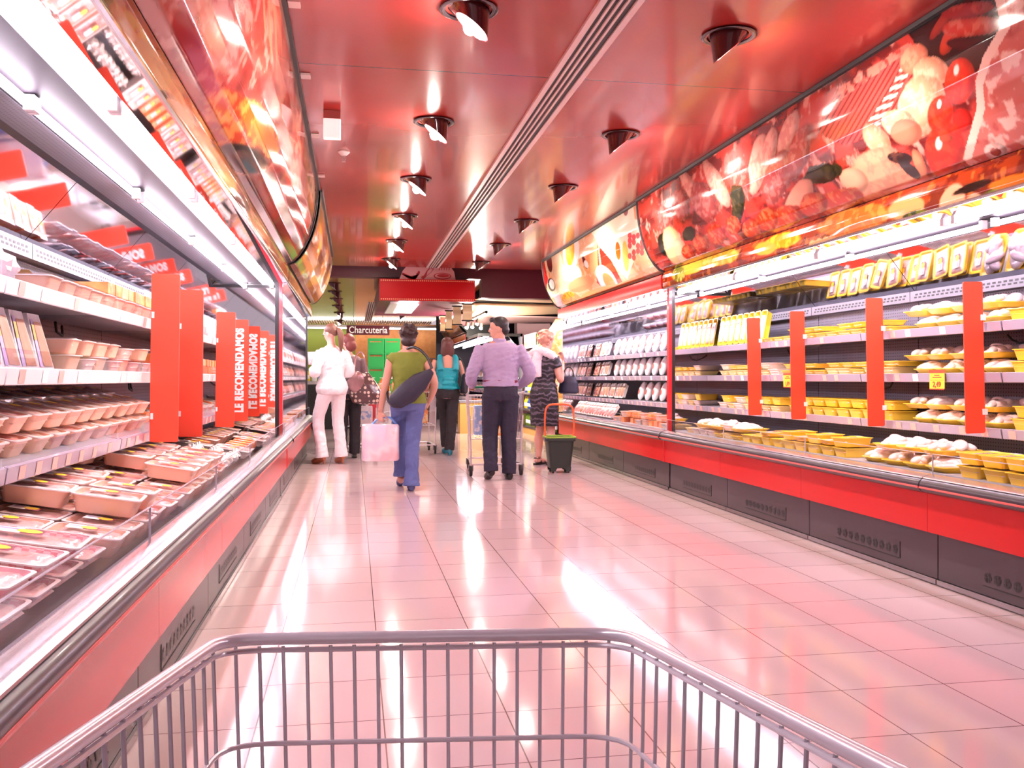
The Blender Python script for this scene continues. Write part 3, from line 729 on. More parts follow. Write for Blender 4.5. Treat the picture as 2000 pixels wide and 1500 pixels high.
# ================================================================== SHELF SIGNS
def plate_pts(w, h, r=.012, n=4):
    pts = []
    for cx, cz, a0 in ((w/2-r,h/2-r,0),(-w/2+r,h/2-r,90),(-w/2+r,-h/2+r,180),(w/2-r,-h/2+r,270)):
        for k in range(n+1):
            a = math.radians(a0+90*k/n); pts.append((cx+r*math.cos(a), cz+r*math.sin(a)))
    return pts
def shelf_sign(side, y, d, w, z0, z1, label, front=None, back=None, lean=0.0):
    x = CX+side*d; zc = (z0+z1)/2; h = z1-z0
    root = empty('shelf_sign', (x, y, zc)); tag(root, label, 'sign', 'red shelf signs')
    root.rotation_euler = (0, lean, 0)
    b = MB(); b.prism_y(plate_pts(w, h), -.003, .003); b.build('sign_plate', M['signred'], root)
    for zz in (.22, -.30):
        b = MB(); s = side
        b.box(s*(w/2-.016), s*(w/2-.004 if w > .13 else w/2+.012), -.009, .009, zz-.016, zz+.016); b.build('clip', M['white'], root)
    for txt, yy, flip, up in ((front, -.0045, 0, None),(back, .0045, 1, None)):
        if not txt: continue
        # reading bottom to top or top to bottom, facing the camera (front) or away (back)
        Rf = Euler((PI/2,0,PI if flip else 0)).to_matrix()
        spin = Matrix.Rotation(PI/2 if txt == 'up' else -PI/2, 3, 'Z')
        text_mesh('lettering', 'LE RECOMENDAMOS', .098, M['signwhite'], root, (-.002 if not flip else .002, yy, 0.0), (Rf @ spin).to_euler(), bold=.006, space=1.10, sx=.72)
    return root
shelf_sign(-1, 4.90, 2.157, .140, .775, 1.640, 'blank red shelf sign hanging over the peach trays, largest and first from the camera', back='down', lean=.012)
shelf_sign(-1, 5.65, 2.157, .140, .755, 1.630, 'second blank red shelf sign from the camera over the meat case', back='down', lean=.008)
shelf_sign(-1, 7.13, 2.157, .140, .735, 1.605, 'third red shelf sign of the meat case, overlapping the lettered sign', back='up', lean=.012)
shelf_sign(-1, 8.01, 2.157, .140, .740, 1.605, 'red shelf sign reading LE RECOMENDAMOS up its near face, beside the mirror', front='up', back='up', lean=.008)
shelf_sign(+1, 7.26, 2.165, .120, .79, 1.62, 'red shelf sign hanging before the standing yellow packs of the poultry case', lean=-.02)
shelf_sign(+1, 6.49, 2.165, .120, .79, 1.62, 'red shelf sign hanging beside the half hidden yellow price card', lean=-.015)
shelf_sign(+1, 5.44, 2.165, .120, .79, 1.63, 'red shelf sign hanging just past the heaped chicken packs', lean=-.02)
shelf_sign(+1, 4.48, 2.165, .120, .80, 1.635, 'red shelf sign hanging over the chicken packs beside the 2,49 card', lean=-.022)

def price_card(y, z, label, big, small):
    x = CX+2.228
    root = empty('price_card', (x, y, z)); tag(root, label, 'price card')
    root.rotation_euler = (0,0,0)
    b = MB(); b.box(-.001,.001,-.070,.070,-.058,.035); b.build('card', M['cardyellow'], root)
    b = MB(); b.box(-.002,-.0012,-.073,.073,.035,.052); b.box(-.002,-.0012,-.068,.068,-.064,-.058); b.build('red_band', M['signred'], root)
    R = (PI/2, 0, -PI/2)
    text_mesh('price', big, .045, M['cardprint'], root, (-.0025,0,-.034), R, bold=.0006)
    b = MB()
    for k, (w, zz) in enumerate(((.05,.022),(.085,.010))): b.box(-.002,-.0012,-w/2,w/2,zz-.003,zz+.003)
    b.box(-.002,-.0012,-.066,.066,-.008,-.007)
    b.build('print_lines', M['cardprint'], root)
price_card(4.89, 1.10, 'yellow price card reading 2,49 hanging from the middle poultry shelf', '2,49', '')
price_card(6.78, 1.095, 'yellow price card half hidden behind a red shelf sign', '1,89', '')

# ================================================================== SHOPPING TROLLEYS
def cart(name, FLp, FRp, BLp, BRp, label, zlow, handle=True, wr=.002, rimr=.0068, group=None, full_wires=True, nf=17, ns=24, handlemat=None):
    """wire trolley: rim corners front/back given in world space"""
    FLp, FRp, BLp, BRp = map(Vector, (FLp, FRp, BLp, BRp))
    root = empty(name, ((FLp.x+BRp.x)/2, (FLp.y+BRp.y)/2, 0)); tag(root, label, 'shopping trolley', group)
    o = Vector(root.location)
    T = lambda p: Vector(p)-o
    zf = zlow
    def arc(a, b, c, r, n=5):   # rounded corner at b
        a, b, c = Vector(a), Vector(b), Vector(c); p = b+(a-b).normalized()*r; q = b+(c-b).normalized()*r
        return [p*(1-t)**2 + b*2*t*(1-t) + q*t*t for t in [k/n for k in range(n+1)]]
    up = (FRp-FLp).normalized(); fwd = ((FLp+FRp)-(BLp+BRp)).normalized()
    rim = [BLp]+arc(BLp,FLp,FRp,.05)+arc(FLp,FRp,BRp,.05)+[BRp]
    b = MB(); b.tube([T(p) for p in rim], rimr, 10); b.build('rim', M['chromecart'], root, True)
    # lower corners (front face and sides lean inward)
    def low(p, t):   # t=0 rim, 1 floor of the basket
        c = (FLp+FRp+BLp+BRp)/4
        inn = (Vector((c.x,c.y,0))-Vector((p.x,p.y,0)))
        q = p.copy(); q.z = p.z + (zf-p.z)*t
        q += Vector((inn.x, inn.y, 0))*.10*t - Vector((fwd.x,fwd.y,0))*.02*t*(1 if (p-c).dot(fwd) > 0 else 0)
        return q
    b = MB()
    ring2 = [low(BLp,.30)]+arc(low(BLp,.30),low(FLp,.30),low(FRp,.30),.05)+arc(low(FLp,.30),low(FRp,.30),low(BRp,.30),.05)+[low(BRp,.30)]
    b.tube([T(p) for p in ring2], wr*1.4, 8)
    for t in (.62,):
        r3 = [low(BLp,t)]+arc(low(BLp,t),low(FLp,t),low(FRp,t),.04)+arc(low(FLp,t),low(FRp,t),low(BRp,t),.04)+[low(BRp,t)]
        b.tube([T(p) for p in r3], wr*1.2, 6)
    base = [low(BLp,1)]+[low(FLp,1),low(FRp,1),low(BRp,1)]+[low(BLp,1)]
    b.tube([T(p) for p in base], wr*1.6, 8)
    inner = [p-Vector((0,0,.0125)) for p in rim]; b.tube([T(p) for p in inner], wr*1.5, 8)
    b.build('basket_ring', M['chromecart'], root, True)
    b = MB()
    def wire(p0, p1): b.tube([T(p0), T(p0*.9+p1*.1), T(p1)], wr, 6)
    for k in range(nf):
        t = (k+.6)/(nf+.2); a = FLp.lerp(FRp, t); wire(a-Vector((0,0,.008)), low(FLp,1).lerp(low(FRp,1), t))
    b.build('front_wires', M['steel'], root, True)
    for A, B in ((FLp,BLp),(FRp,BRp)):
        b = MB()
        for k in range(ns):
            t = (k+.9)/(ns+.3); a = A.lerp(B, t); wire(a-Vector((0,0,.008)), low(A,1).lerp(low(B,1), t))
        b.build('side_wires', M['steel'], root, True)
    b = MB()
    for k in range(9):
        t = k/8; wire(low(BLp,1).lerp(low(BRp,1),t), low(FLp,1).lerp(low(FRp,1),t))
    b.build('floor_wires', M['steel'], root, True)
    # handle, chassis, castors
    if handle:
        h0 = BLp + Vector((0,0,.05)) - fwd*.03; h1 = BRp + Vector((0,0,.05)) - fwd*.03
        b = MB(); b.tube([T(BLp),T(h0)], .008, 8); b.tube([T(BRp),T(h1)], .008, 8); b.build('handle_bracket', M['chromecart'], root, True)
        b = MB(); b.tube([T(h0),T(h1)], .014, 10); b.build('handle', handlemat or M['redframe'], root, True)
    zc = .13
    gl = [Vector((p.x,p.y,zc)) for p in (low(BLp,1),low(FLp,1),low(FRp,1),low(BRp,1))]
    b = MB(); b.tube([T(p) for p in gl+[gl[0]]], .010, 8)
    for p, q in ((BLp,gl[0]),(BRp,gl[3])): b.tube([T(low(p,.5)), T(q+Vector((0,0,.15))), T(q)], .010, 8)
    for p, q in ((low(FLp,1),gl[1]),(low(FRp,1),gl[2])): b.tube([T(p), T(q)], .009, 8)
    b.build('chassis', M['chromecart'], root, True)
    for q in gl:
        b = MB(); c = T(Vector((q.x,q.y,.06))); ax = Vector((up.x,up.y,0)).normalized()*.014
        b.tube([c-ax, c+ax], .058, 16); w = b.build('wheel', M['blackrub'], root, 40)
        b = MB(); b.tube([c-ax*1.6+Vector((0,0,0)), c-ax*1.6+Vector((0,0,.07))], .008, 6); b.tube([c+ax*1.6, c+ax*1.6+Vector((0,0,.07))], .008, 6); b.tube([c-ax*2, c+ax*2], .007, 6); b.build('fork', M['steelmir'], w, True)
    return root
def _ext(u, v, wv, FP):
    B = W(u, v, w=wv); k = (FP[1]-.12)/(FP[1]-B.y); return FP + (B-FP)*k
FL = W(432, 1249, w=.986); FR = W(1216, 1236, w=1.012)
BLc = _ext(75, 1500, .55, FL); BRc = _ext(1730, 1500, .55, FR)
cart('shopping_trolley', FL, FR, BLc, BRc, 'empty wire shopping trolley whose rim fills the bottom edge, pushed toward the aisle', .46)

# ================================================================== PRODUCT PROTOTYPES
M['lip'] = mat('pale_tray_lip', (.93,.78,.76), .3, coat=.5); M['film'] = thin_glass('cling_film', (.99,.97,.98), 1.6)
M['peach'] = mat('peach_foam', (.88,.50,.36), .4, coat=.3); M['peach2'] = mat('pale_foam', (.88,.70,.62), .4, coat=.3)
M['pinkfoam'] = mat('pink_foam', (.90,.42,.46), .4, coat=.3); M['gingham'] = check_material('gingham_paper', (.88,.30,.34), (.93,.66,.68), .018)
M['yellow'] = mat('yellow_foam', (.95,.60,.045), .35, coat=.3); M['yellowpale'] = mat('pale_yellow_foam', (.93,.66,.25), .35, coat=.3)
M['meatred'] = ramp_noise(mat('red_meat', rough=.3, coat=1), [(0,(.38,.05,.06)),(.45,(.62,.16,.16)),(.58,(.80,.42,.40)),(.75,(.88,.66,.62)),(1,(.70,.26,.26))], 18, 5, rnd=True)
M['meatpink'] = ramp_noise(mat('pink_meat', rough=.3, coat=1), [(0,(.62,.26,.24)),(.45,(.82,.44,.40)),(.58,(.90,.66,.62)),(.72,(.92,.78,.74)),(1,(.8,.5,.46))], 14, 5, rnd=True)
M['meatpale'] = ramp_noise(mat('pale_meat', rough=.28, coat=1), [(0,(.80,.50,.46)),(.45,(.88,.64,.60)),(.6,(.93,.80,.77)),(1,(.90,.70,.68))], 12, 4, rnd=True)
M['chicken'] = ramp_noise(mat('raw_chicken', rough=.22, coat=1), [(0,(.74,.40,.42)),(.4,(.82,.56,.57)),(.6,(.88,.71,.72)),(1,(.80,.58,.57))], 11, 4, rnd=True, bump=.15)
M['white_film'] = ramp_noise(mat('white_pack', rough=.2, coat=.8), [(0,(.62,.50,.58)),(.45,(.80,.72,.76)),(.6,(.88,.82,.84)),(1,(.75,.60,.62))], 16, 3, rnd=True)
M['brownmeat'] = ramp_noise(mat('brown_slices', rough=.3, coat=.8), [(0,(.25,.08,.05)),(.5,(.48,.20,.13)),(1,(.66,.36,.26))], 25, 4, rnd=True, stretch=(1,1,.4))
M['darkmeat'] = ramp_noise(mat('dark_cured_meat', rough=.2, coat=1), [(0,(.10,.02,.02)),(.45,(.30,.07,.06)),(.6,(.55,.24,.20)),(1,(.75,.5,.45))], 22, 4, rnd=True)
M['kraft'] = mat('kraft_cardboard', (.45,.24,.085), .7); M['orangebox'] = ramp_noise(mat('orange_carton', rough=.35, coat=.3), [(0,(.90,.72,.62)),(.4,(.90,.35,.12)),(.6,(.85,.15,.05)),(1,(.92,.7,.5))], 9, 2, rnd=True)
M['foil'] = ramp_noise(mat('crinkled_foil', rough=.15, metal=.5), [(0,(.50,.20,.12)),(.4,(.85,.70,.62)),(.6,(.95,.90,.88)),(1,(.6,.35,.12))], 30, 4, rnd=True, bump=.5)
M['lab_white'] = mat('white_sticker', (.92,.88,.90), .4); M['lab_yellow'] = mat('yellow_oval', (.95,.62,.03), .4); M['lab_dark'] = mat('dark_red_sticker', (.25,.03,.06), .4); M['lab_violet'] = mat('violet_sticker', (.42,.28,.55), .4)
M['lab_red'] = mat('red_oval_label', (.55,.05,.035), .4)

def rrect(wx, wy, r, n=4):
    pts = []
    for cx, cy, a0 in ((wx/2-r,wy/2-r,0),(-wx/2+r,wy/2-r,90),(-wx/2+r,-wy/2+r,180),(wx/2-r,-wy/2+r,270)):
        for k in range(n+1):
            a = math.radians(a0+90*k/n); pts.append((cx+r*math.cos(a), cy+r*math.sin(a)))
    return pts
PROTO = {}
def P_add(name, root, kids): PROTO[name] = (root, kids)
def mobj(name, me): return bpy.data.objects.new(name, me)
def tray_mesh(wx, wy, h, m, taper=.80, fl=.010, r=.022, lipc=None):
    b = MB()
    def ring(sx, sy, z, rr): return [(x, y, z) for x, y in rrect(sx, sy, rr)]
    b.loft([ring(wx*taper, wy*taper, 0, r*.8), ring(wx-.012, wy-.012, h-.006, r), ring(wx+.002, wy+.002, h-.004, r)], cap=False)
    b.f.append(list(range(len(rrect(1,1,.1))-1,-1,-1))); b.m.append(0)
    b.mi = 1; b.loft([ring(wx+.002, wy+.002, h-.004, r), ring(wx+.002, wy+.002, h, r), ring(wx-fl*2, wy-fl*2, h, r*.8)], cap=False)
    b.mi = 0; b.loft([ring(wx-fl*2, wy-fl*2, h, r*.8), ring(wx*taper-.012, wy*taper-.012, .012, r*.6)], cap=False); b.f.append(list(range(len(b.v)-len(rrect(1,1,.1)), len(b.v)))); b.m.append(0)
    return b.mesh('tray', [m, lipc or m], 45)
def lump_mesh(wx, wy, z, amp, m, n=12, seed=0, dome=.3):
    rng = np.random.default_rng(seed); b = MB(); vs = []; fs = []
    ox, oy = rng.random(2)*50
    for j in range(n+1):
        for i in range(n+1):
            x = (i/n-.5)*wx; y = (j/n-.5)*wy; e = min(i, n-i, j, n-j)/(n/2)
            h = float(fbm(np.array([ox+i*.9]), np.array([oy+j*.9]), seed, 3)[0])
            vs.append((x, y, z-.018*(e < .01)+amp*(h-.4)*min(1,e*3)+amp*dome*min(1,e*2)))
    for j in range(n):
        for i in range(n):
            a = j*(n+1)+i; fs.append((a,a+1,a+n+2,a+n+1))
    b.add(vs, fs); return b.mesh('meat', m, 80)
def label_mesh(cx, cy, z, w=.085, d=.05, style=0):
    b = MB()
    def q(x0,x1,y0,y1,zz): b.add([(x0,y0,zz),(x1,y0,zz),(x1,y1,zz),(x0,y1,zz)], [(0,1,2,3)])
    b.mi = 2; q(cx-w/2,cx-w*.05,cy-d/2,cy+d/2,z)
    b.mi = 0; q(cx-w*.05,cx+w/2,cy-d/2,cy+d*.5,z)
    b.mi = 3; q(cx+.0,cx+w*.42,cy-d*.30,cy-d*.1,z+.0006)
    b.mi = 1; b.add([(cx-w*.2+math.cos(2*PI*k/12)*w*.26, cy+math.sin(2*PI*k/12)*d*.38, z+.0008) for k in range(12)], [tuple(range(12))])
    return b.mesh('sticker', [M['lab_white'], M['lab_yellow'], M['lab_dark'], M['lab_violet']])
def make_tray(key, name, wx, wy, h, m, mm, seed, amp=.014, zfill=None, label=True, taper=.8):
    r = mobj(name, tray_mesh(wx, wy, h, m, taper, lipc=M['lip'] if not key.startswith('y') else None)); z = zfill if zfill else h-.010
    me = lump_mesh(wx-.024, wy-.024, z, amp, mm, seed=seed); kids = [mobj('meat', me)]
    if label:
        kids.append(mobj('sticker', label_mesh(wx*.08, -wy*.05, h+amp*.55, wx*.42, wy*.32)))
    if key[0] != 'y':
        fb = MB(); fb.add([(x,y,h+amp*.42) for x,y in rrect(wx-.016,wy-.016,.016)], [tuple(range(20))]); kids.append(mobj('cling_film', fb.mesh('cling_film', M['film'])))
    P_add(key, r, kids)
for k in range(3):
    make_tray('peach%d' % k, 'meat_tray', .225, .170, .062, M['peach'], (M['meatpink'], M['meatred'], M['meatpale'])[k], 20+k)
make_tray('pale0', 'meat_tray', .25, .17, .05, M['peach2'], M['meatpale'], 31)
for k in range(2):
    make_tray('ging%d' % k, 'gingham_tray', .31, .205, .038, M['gingham'], (M['meatpink'], M['meatred'])[k], 40+k, .014, .026, taper=.85)
make_tray('pinkf', 'meat_tray', .30, .20, .036, M['pinkfoam'], M['meatpink'], 45, .014, .028, taper=.85)
for k in range(2):
    make_tray('yel%d' % k, 'poultry_tray', .225, .165, .060, M['yellow'], (M['meatpale'], M['meatpink'])[k], 50+k)
    make_tray('yflat%d' % k, 'poultry_tray', .235, .155, .034, M['yellow'], (M['meatpink'], M['meatpale'])[k], 55+k, .016, .028)
make_tray('ypale', 'poultry_tray', .225, .165, .045, M['yellowpale'], M['meatpale'], 59)
# shallow yellow tray heaped with chicken under film
def make_chicken(key, seed):
    rng = random.Random(seed); r = mobj('chicken_pack', tray_mesh(.29, .19, .030, M['yellow'], .78, .012, .04)); b = MB()
    for k in range(7):
        a = rng.uniform(0, PI); x = rng.uniform(-.085,.085); y = rng.uniform(-.05,.05)
        b.ell((x, y, .038+.018*rng.random()), (rng.uniform(.045,.075), rng.uniform(.028,.042), rng.uniform(.022,.034)), (rng.uniform(-.3,.3), rng.uniform(-.3,.3), a), 12, 8)
    b.ell((0,0,.030), (.125,.078,.028), None, 16, 8)
    P_add(key, r, [mobj('chicken', b.mesh('chicken', M['chicken'], 80))])
for k in range(3): make_chicken('chick%d' % k, 70+k)
# upright yellow pack: tray standing on its short end, contents facing the aisle
def make_upright(key, m, mm, w=.125, h=.225, d=.05, seed=0, rows=True, mats2=None):
    r = mobj('upright_pack', None if False else tray_mesh(h, w, d, m, .86, .008, .025))
    b = MB(); rng = random.Random(seed)
    for k in range(3):
        y = (k-1)*w*.27
        b.ell((-.012, y, d-.006), (h*.36, w*.15, .016), (0,0,rng.uniform(-.06,.06)), 10, 8)
    me = b.mesh('contents', mm, 80)
    lb = MB(); lb.add([(.055,-w*.34,d+.011),(.095,-w*.34,d+.004),(.095,w*.34,d+.004),(.055,w*.34,d+.011)], [(0,1,2,3)])
    P_add(key, r, [mobj('contents', me), mobj('sticker', lb.mesh('sticker', M['lab_white']))])
make_upright('upy0', M['yellow'], M['meatpale'], .118, .285, seed=1); make_upright('upy1', M['yellow'], M['chicken'], .118, .285, seed=2)
make_upright('updark', mat('clear_amber_blister', (.55,.32,.22), .2, coat=.8), M['darkmeat'], .12, .2, .03, 4)
make_upright('upred', mat('white_blister', (.85,.76,.74), .2, coat=.8), M['meatred'], .12, .2, .03, 5)
make_upright('upbrown', mat('cream_blister', (.88,.82,.78), .25, coat=.8), M['brownmeat'], .14, .20, .04, 6)
# oval ham half in printed film, standing
def make_ham(key, seed):
    b = MB(); b.ell((0,0,0), (.120,.076,.042), None, 18, 10); r = mobj('ham_pack', b.mesh('ham', M['white_film'], 80))
    c = MB(); c.add([(math.cos(2*PI*k/16)*.05-.005, math.sin(2*PI*k/16)*.036, .0385 - .014*((math.cos(2*PI*k/16)*.05/.120)**2+(math.sin(2*PI*k/16)*.036/.078)**2)+.002) for k in range(16)]+[(-.005,0,.0435)], [(k,(k+1) % 16,16) for k in range(16)])
    e = MB(); e.ell((.015,0,-.014), (.104,.071,.038), None, 14, 8)
    P_add(key, r, [mobj('oval_label', c.mesh('oval_label', M['lab_red'])), mobj('rind', e.mesh('rind', M['meatred'], 80))])
make_ham('ham0', 1)
# tall white pack of brown slices (wedge)
def make_wedge(key):
    b = MB(); b.hexa([(-.06,-.085,0),(.06,-.085,0),(.06,.085,0),(-.06,.085,0),(-.012,-.06,.20),(.03,-.06,.20),(.03,.06,.20),(-.012,.06,.20)])
    r = mobj('slice_pack', b.mesh('pack', M['white_film']))
    c = MB(); A = Vector((-.0615,0,0)); Bv = Vector((-.0135,0,.20))
    def pt(t, y): p = A.lerp(Bv, t); return (p.x-.001, y, p.z)
    c.add([pt(.06,-.07),pt(.06,.03),pt(.86,.02),pt(.86,-.052)], [(0,1,2,3)])
    d = MB(); d.add([pt(.05,.034),pt(.05,.066),pt(.9,.05),pt(.9,.026)], [(0,1,2,3)])
    e = MB(); p = [pt(.52,.034),pt(.52,.058),pt(.8,.052),pt(.8,.028)]; e.add([(x-.001,y,z) for x,y,z in p], [(0,1,2,3)])
    P_add(key, r, [mobj('slices', c.mesh('slices', M['brownmeat'])), mobj('back_label', d.mesh('back_label', M['lab_violet'])), mobj('orange_label', e.mesh('orange_label', mat('orange_label', (.9,.35,.05), .4)))])
make_wedge('wedge')
# pillow sachet with header (vacuum pack), hanging/standing
def make_sachet(key, m, card, seed, w=.085, h=.16):
    b = MB(); rng = random.Random(seed); n = 6; rings = []
    for k in range(n+1):
        t = k/n; th = .018*math.sin(PI*min(1,max(0,t*.95+.03)))+.002; z = t*h
        rings.append([(math.cos(a)*th, math.sin(a)*w/2*(1 if abs(math.sin(a)) < .99 else 1), z) for a in [2*PI*i/12 for i in range(12)]])
    b.loft(rings); r = mobj('vacuum_pack', b.mesh('pack', m, 70))
    c = MB(); c.box(-.004,.004,-w/2,w/2,h-.008,h+.03)
    P_add(key, r, [mobj('header_card', c.mesh('header_card', card))])
make_sachet('sach0', M['meatpink'], M['lab_white'], 1); make_sachet('sach1', M['darkmeat'], M['lab_red'], 2); make_sachet('sach2', M['white_film'], M['lab_white'], 3)
# cardboard display box: back, low front, sloping sides, printed frame
def make_dbox(key):
    b = MB(); t = .003; w, d, h, hf = .22, .16, .17, .06
    b.box(-d/2,d/2,-w/2,w/2,0,t); b.box(d/2-t,d/2,-w/2,w/2,t,h); b.box(-d/2,-d/2+t,-w/2,w/2,t,hf)
    for s in (-1,1):
        y0, y1 = (s*w/2-s*t, s*w/2); b.prism_y([(-d/2,t),(d/2,t),(d/2,h),(d/2-.05,h),(-d/2,hf)], min(y0,y1), max(y0,y1))
    r = mobj('display_box', b.mesh('box', M['kraft']))
    c = MB()
    for (z0,z1,ya,yb) in ((.012,.014,-.09,.09),(.05,.052,-.09,.09)): c.box(-d/2-.001,-d/2-.0003,ya,yb,z0,z1)
    for y in (-.09,.088): c.box(-d/2-.001,-d/2-.0003,y,y+.002,.012,.052)
    P_add(key, r, [mobj('printed_frame', c.mesh('printed_frame', M['lab_white']))])
make_dbox('dbox')
# carton, foil bag, crumpled white bag
b_ = MB(); b_.box(-.08,.08,-.055,.055,0,.055); P_add('carton', mobj('carton', b_.mesh('carton', M['orangebox'])), [mobj('sticker', label_mesh(0,0,.0555,.09,.05))])
def make_bag(key, name, m, s, seed):
    b = MB(); b.ell((0,0,s*.42), (s*.5,s*.42,s*.42), None, 18, 12)
    rng = random.Random(seed)
    for i, p in enumerate(b.v):
        k = 1+rng.uniform(-.14,.14); z = p[2]
        if z > s*.68: k *= .55
        b.v[i] = (p[0]*k, p[1]*k, max(0,z*(1+rng.uniform(-.05,.12))+(s*.12 if z > s*.8 else 0)))
    c = MB(); c.tube([(0,0,s*.86),(0.003,0,s*.92)], s*.075, 8)
    P_add(key, mobj(name, b.mesh('bag', m, 25)), [mobj('tie', c.mesh('tie', M['lab_red']))])
make_bag('foil0', 'foil_bag', M['foil'], .085, 1); make_bag('foil1', 'foil_bag', M['foil'], .09, 2)
make_bag('wbag', 'film_bag', M['chicken'], .14, 3)

def spawn(key, loc, rot, name=None):
    r, kids = PROTO[key]
    c = r.copy(); COL.objects.link(c); c.location = loc; c.rotation_euler = rot
    for k in kids:
        q = k.copy(); COL.objects.link(q); q.parent = c
    return c
LOOK = {'peach0':'peach tray of pink pork','peach1':'peach tray of dark red meat','peach2':'peach tray of pale meat','pale0':'pale foam tray of meat','ging0':'pink gingham tray of pork','ging1':'pink gingham tray of red meat','pinkf':'flat pink foam tray',
 'yel0':'deep yellow tray of pale poultry','yel1':'deep yellow tray of pink poultry','yflat0':'flat yellow tray of pink fillets','yflat1':'flat yellow tray of pale fillets','ypale':'pale yellow tray of poultry',
 'chick0':'yellow tray heaped with chicken','chick1':'yellow tray of chicken portions','chick2':'filmed yellow chicken tray','upy0':'upright yellow pack','upy1':'upright yellow chicken pack','updark':'upright dark cured meat pack','upred':'upright red and white meat pack','upbrown':'upright cream meat pack',
 'ham0':'oval ham pack with red label','wedge':'white wedge pack of brown slices','sach0':'pink vacuum pack with white header','sach1':'dark vacuum pack with red header','sach2':'white vacuum pack','dbox':'tan cardboard display box','carton':'orange and white carton','foil0':'crinkled foil bag','foil1':'crinkled foil bag','wbag':'bulging filmed meat bag'}
CAT = lambda key: 'tray' if key[:4] in ('peac','pale','ging','pink') or key[0] == 'y' or key.startswith('chick') else ('box' if key in ('dbox','carton') else ('bag' if 'bag' in key or 'foil' in key else 'pack'))
NPROD = 0
def slope(items, ang, d0, z0):
    """lay a flat arrangement on a shelf that falls toward the aisle of the meat cases"""
    xp = CX-d0; out = []; c, s_ = math.cos(ang), math.sin(ang); Ry = Matrix.Rotation(ang, 3, 'Y')
    for k, (x, y, z), r in items:
        out.append((k, (xp+(x-xp)*c+(z-z0)*s_, y, z0-(x-xp)*s_+(z-z0)*c), (Ry @ Euler(r).to_matrix()).to_euler()))
    return out
def row(items, where, group, ref='from mirror,'):
    """items: (key, loc, rot); labelled by look, place in the row counted from a findable end"""
    global NPROD
    items = sorted(items, key=lambda t: -t[1][1])
    for i, (key, loc, rot) in enumerate(items):
        o = spawn(key, loc, rot); NPROD += 1
        tag(o, '%s, %s %s %s' % (LOOK[key], ORD[i], ref, where), CAT(key), group)
R = random.Random(5)
def line(side, y0, y1, pitch, d, z, keys, rz=0, jit=.006, rj=.035, tilt=0, skip=0, dz=0):
    out = []; y = y0
    while y <= y1:
        if R.random() >= skip:
            k = R.choice(keys) if isinstance(keys, (list,tuple)) else keys
            x = CX+side*(d+R.uniform(-jit,jit))
            out.append((k, (x, y+R.uniform(-jit,jit), z+dz*R.random()), (0, tilt*(-side), (0 if side > 0 else PI)+rz+R.uniform(-rj,rj))))
        y += pitch
    return out
PE = ['peach0','peach1','peach2','peach0']
h_ = .064
# ---- meat deck, peach trays
D = DECKZ+.001
row(slope(line(-1,3.02,5.42,.192,2.03,D,PE),TD,1.905,DECKZ), 'front row, meat deck', 'peach trays on the meat deck')
row(slope(line(-1,3.02,5.42,.192,2.27,D,PE),TD,1.905,DECKZ), 'middle row, meat deck', 'peach trays on the meat deck')
row(slope(line(-1,3.25,5.42,.195,2.51,D,PE),TD,1.905,DECKZ), 'back row, meat deck', 'peach trays on the meat deck')
row(slope(line(-1,3.32,5.4,.215,2.05,D+h_+.012,PE,skip=.25,rj=.12),TD,1.905,DECKZ), 'atop front row, meat deck', 'peach trays on the meat deck')
row(slope(line(-1,3.10,5.4,.215,2.29,D+h_+.012,PE,skip=.3,rj=.12),TD,1.905,DECKZ), 'atop middle row, meat deck', 'peach trays on the meat deck')
row(slope(line(-1,3.6,5.4,.22,2.52,D+h_+.012,PE,skip=.4,rj=.12),TD,1.905,DECKZ), 'atop back row, meat deck', 'peach trays on the meat deck')
GI = ['ging0','ging1','ging0','pinkf']
row(slope(line(-1,1.95,2.85,.222,2.10,D,GI),TD,1.905,DECKZ), 'front row, near deck', 'gingham trays on the near deck')
row(slope(line(-1,1.95,2.85,.222,2.425,D,GI),TD,1.905,DECKZ), 'back row, near deck', 'gingham trays on the near deck')
row(slope(line(-1,2.25,2.85,.23,2.11,D+.053,GI,rj=.08),TD,1.905,DECKZ), 'atop front row, near deck', 'gingham trays on the near deck')
row(slope(line(-1,2.1,2.85,.225,2.43,D+.053,GI,rj=.08),TD,1.905,DECKZ), 'atop back row, near deck', 'gingham trays on the near deck')
row(slope(line(-1,5.62,6.35,.095,1.99,D,['foil0','foil1'],rj=1),TD,1.905,DECKZ), 'front row past peach trays', 'foil bags on the meat deck')
row(slope(line(-1,5.62,6.35,.10,2.11,D,['foil0','foil1'],rj=1),TD,1.905,DECKZ), 'middle row past peach trays', 'foil bags on the meat deck')
row(slope(line(-1,5.67,6.35,.11,2.24,D,['foil0','foil1'],rj=1),TD,1.905,DECKZ), 'back row past peach trays', 'foil bags on the meat deck')
row(slope(line(-1,6.55,8.35,.185,2.05,D,['pale0','carton','peach1','carton']),TD,1.905,DECKZ), 'front row beyond foil bags', 'packs beyond the foil bags')
row(slope(line(-1,6.55,8.35,.19,2.31,D,['pale0','carton','peach2']),TD,1.905,DECKZ), 'back row beyond foil bags', 'packs beyond the foil bags')
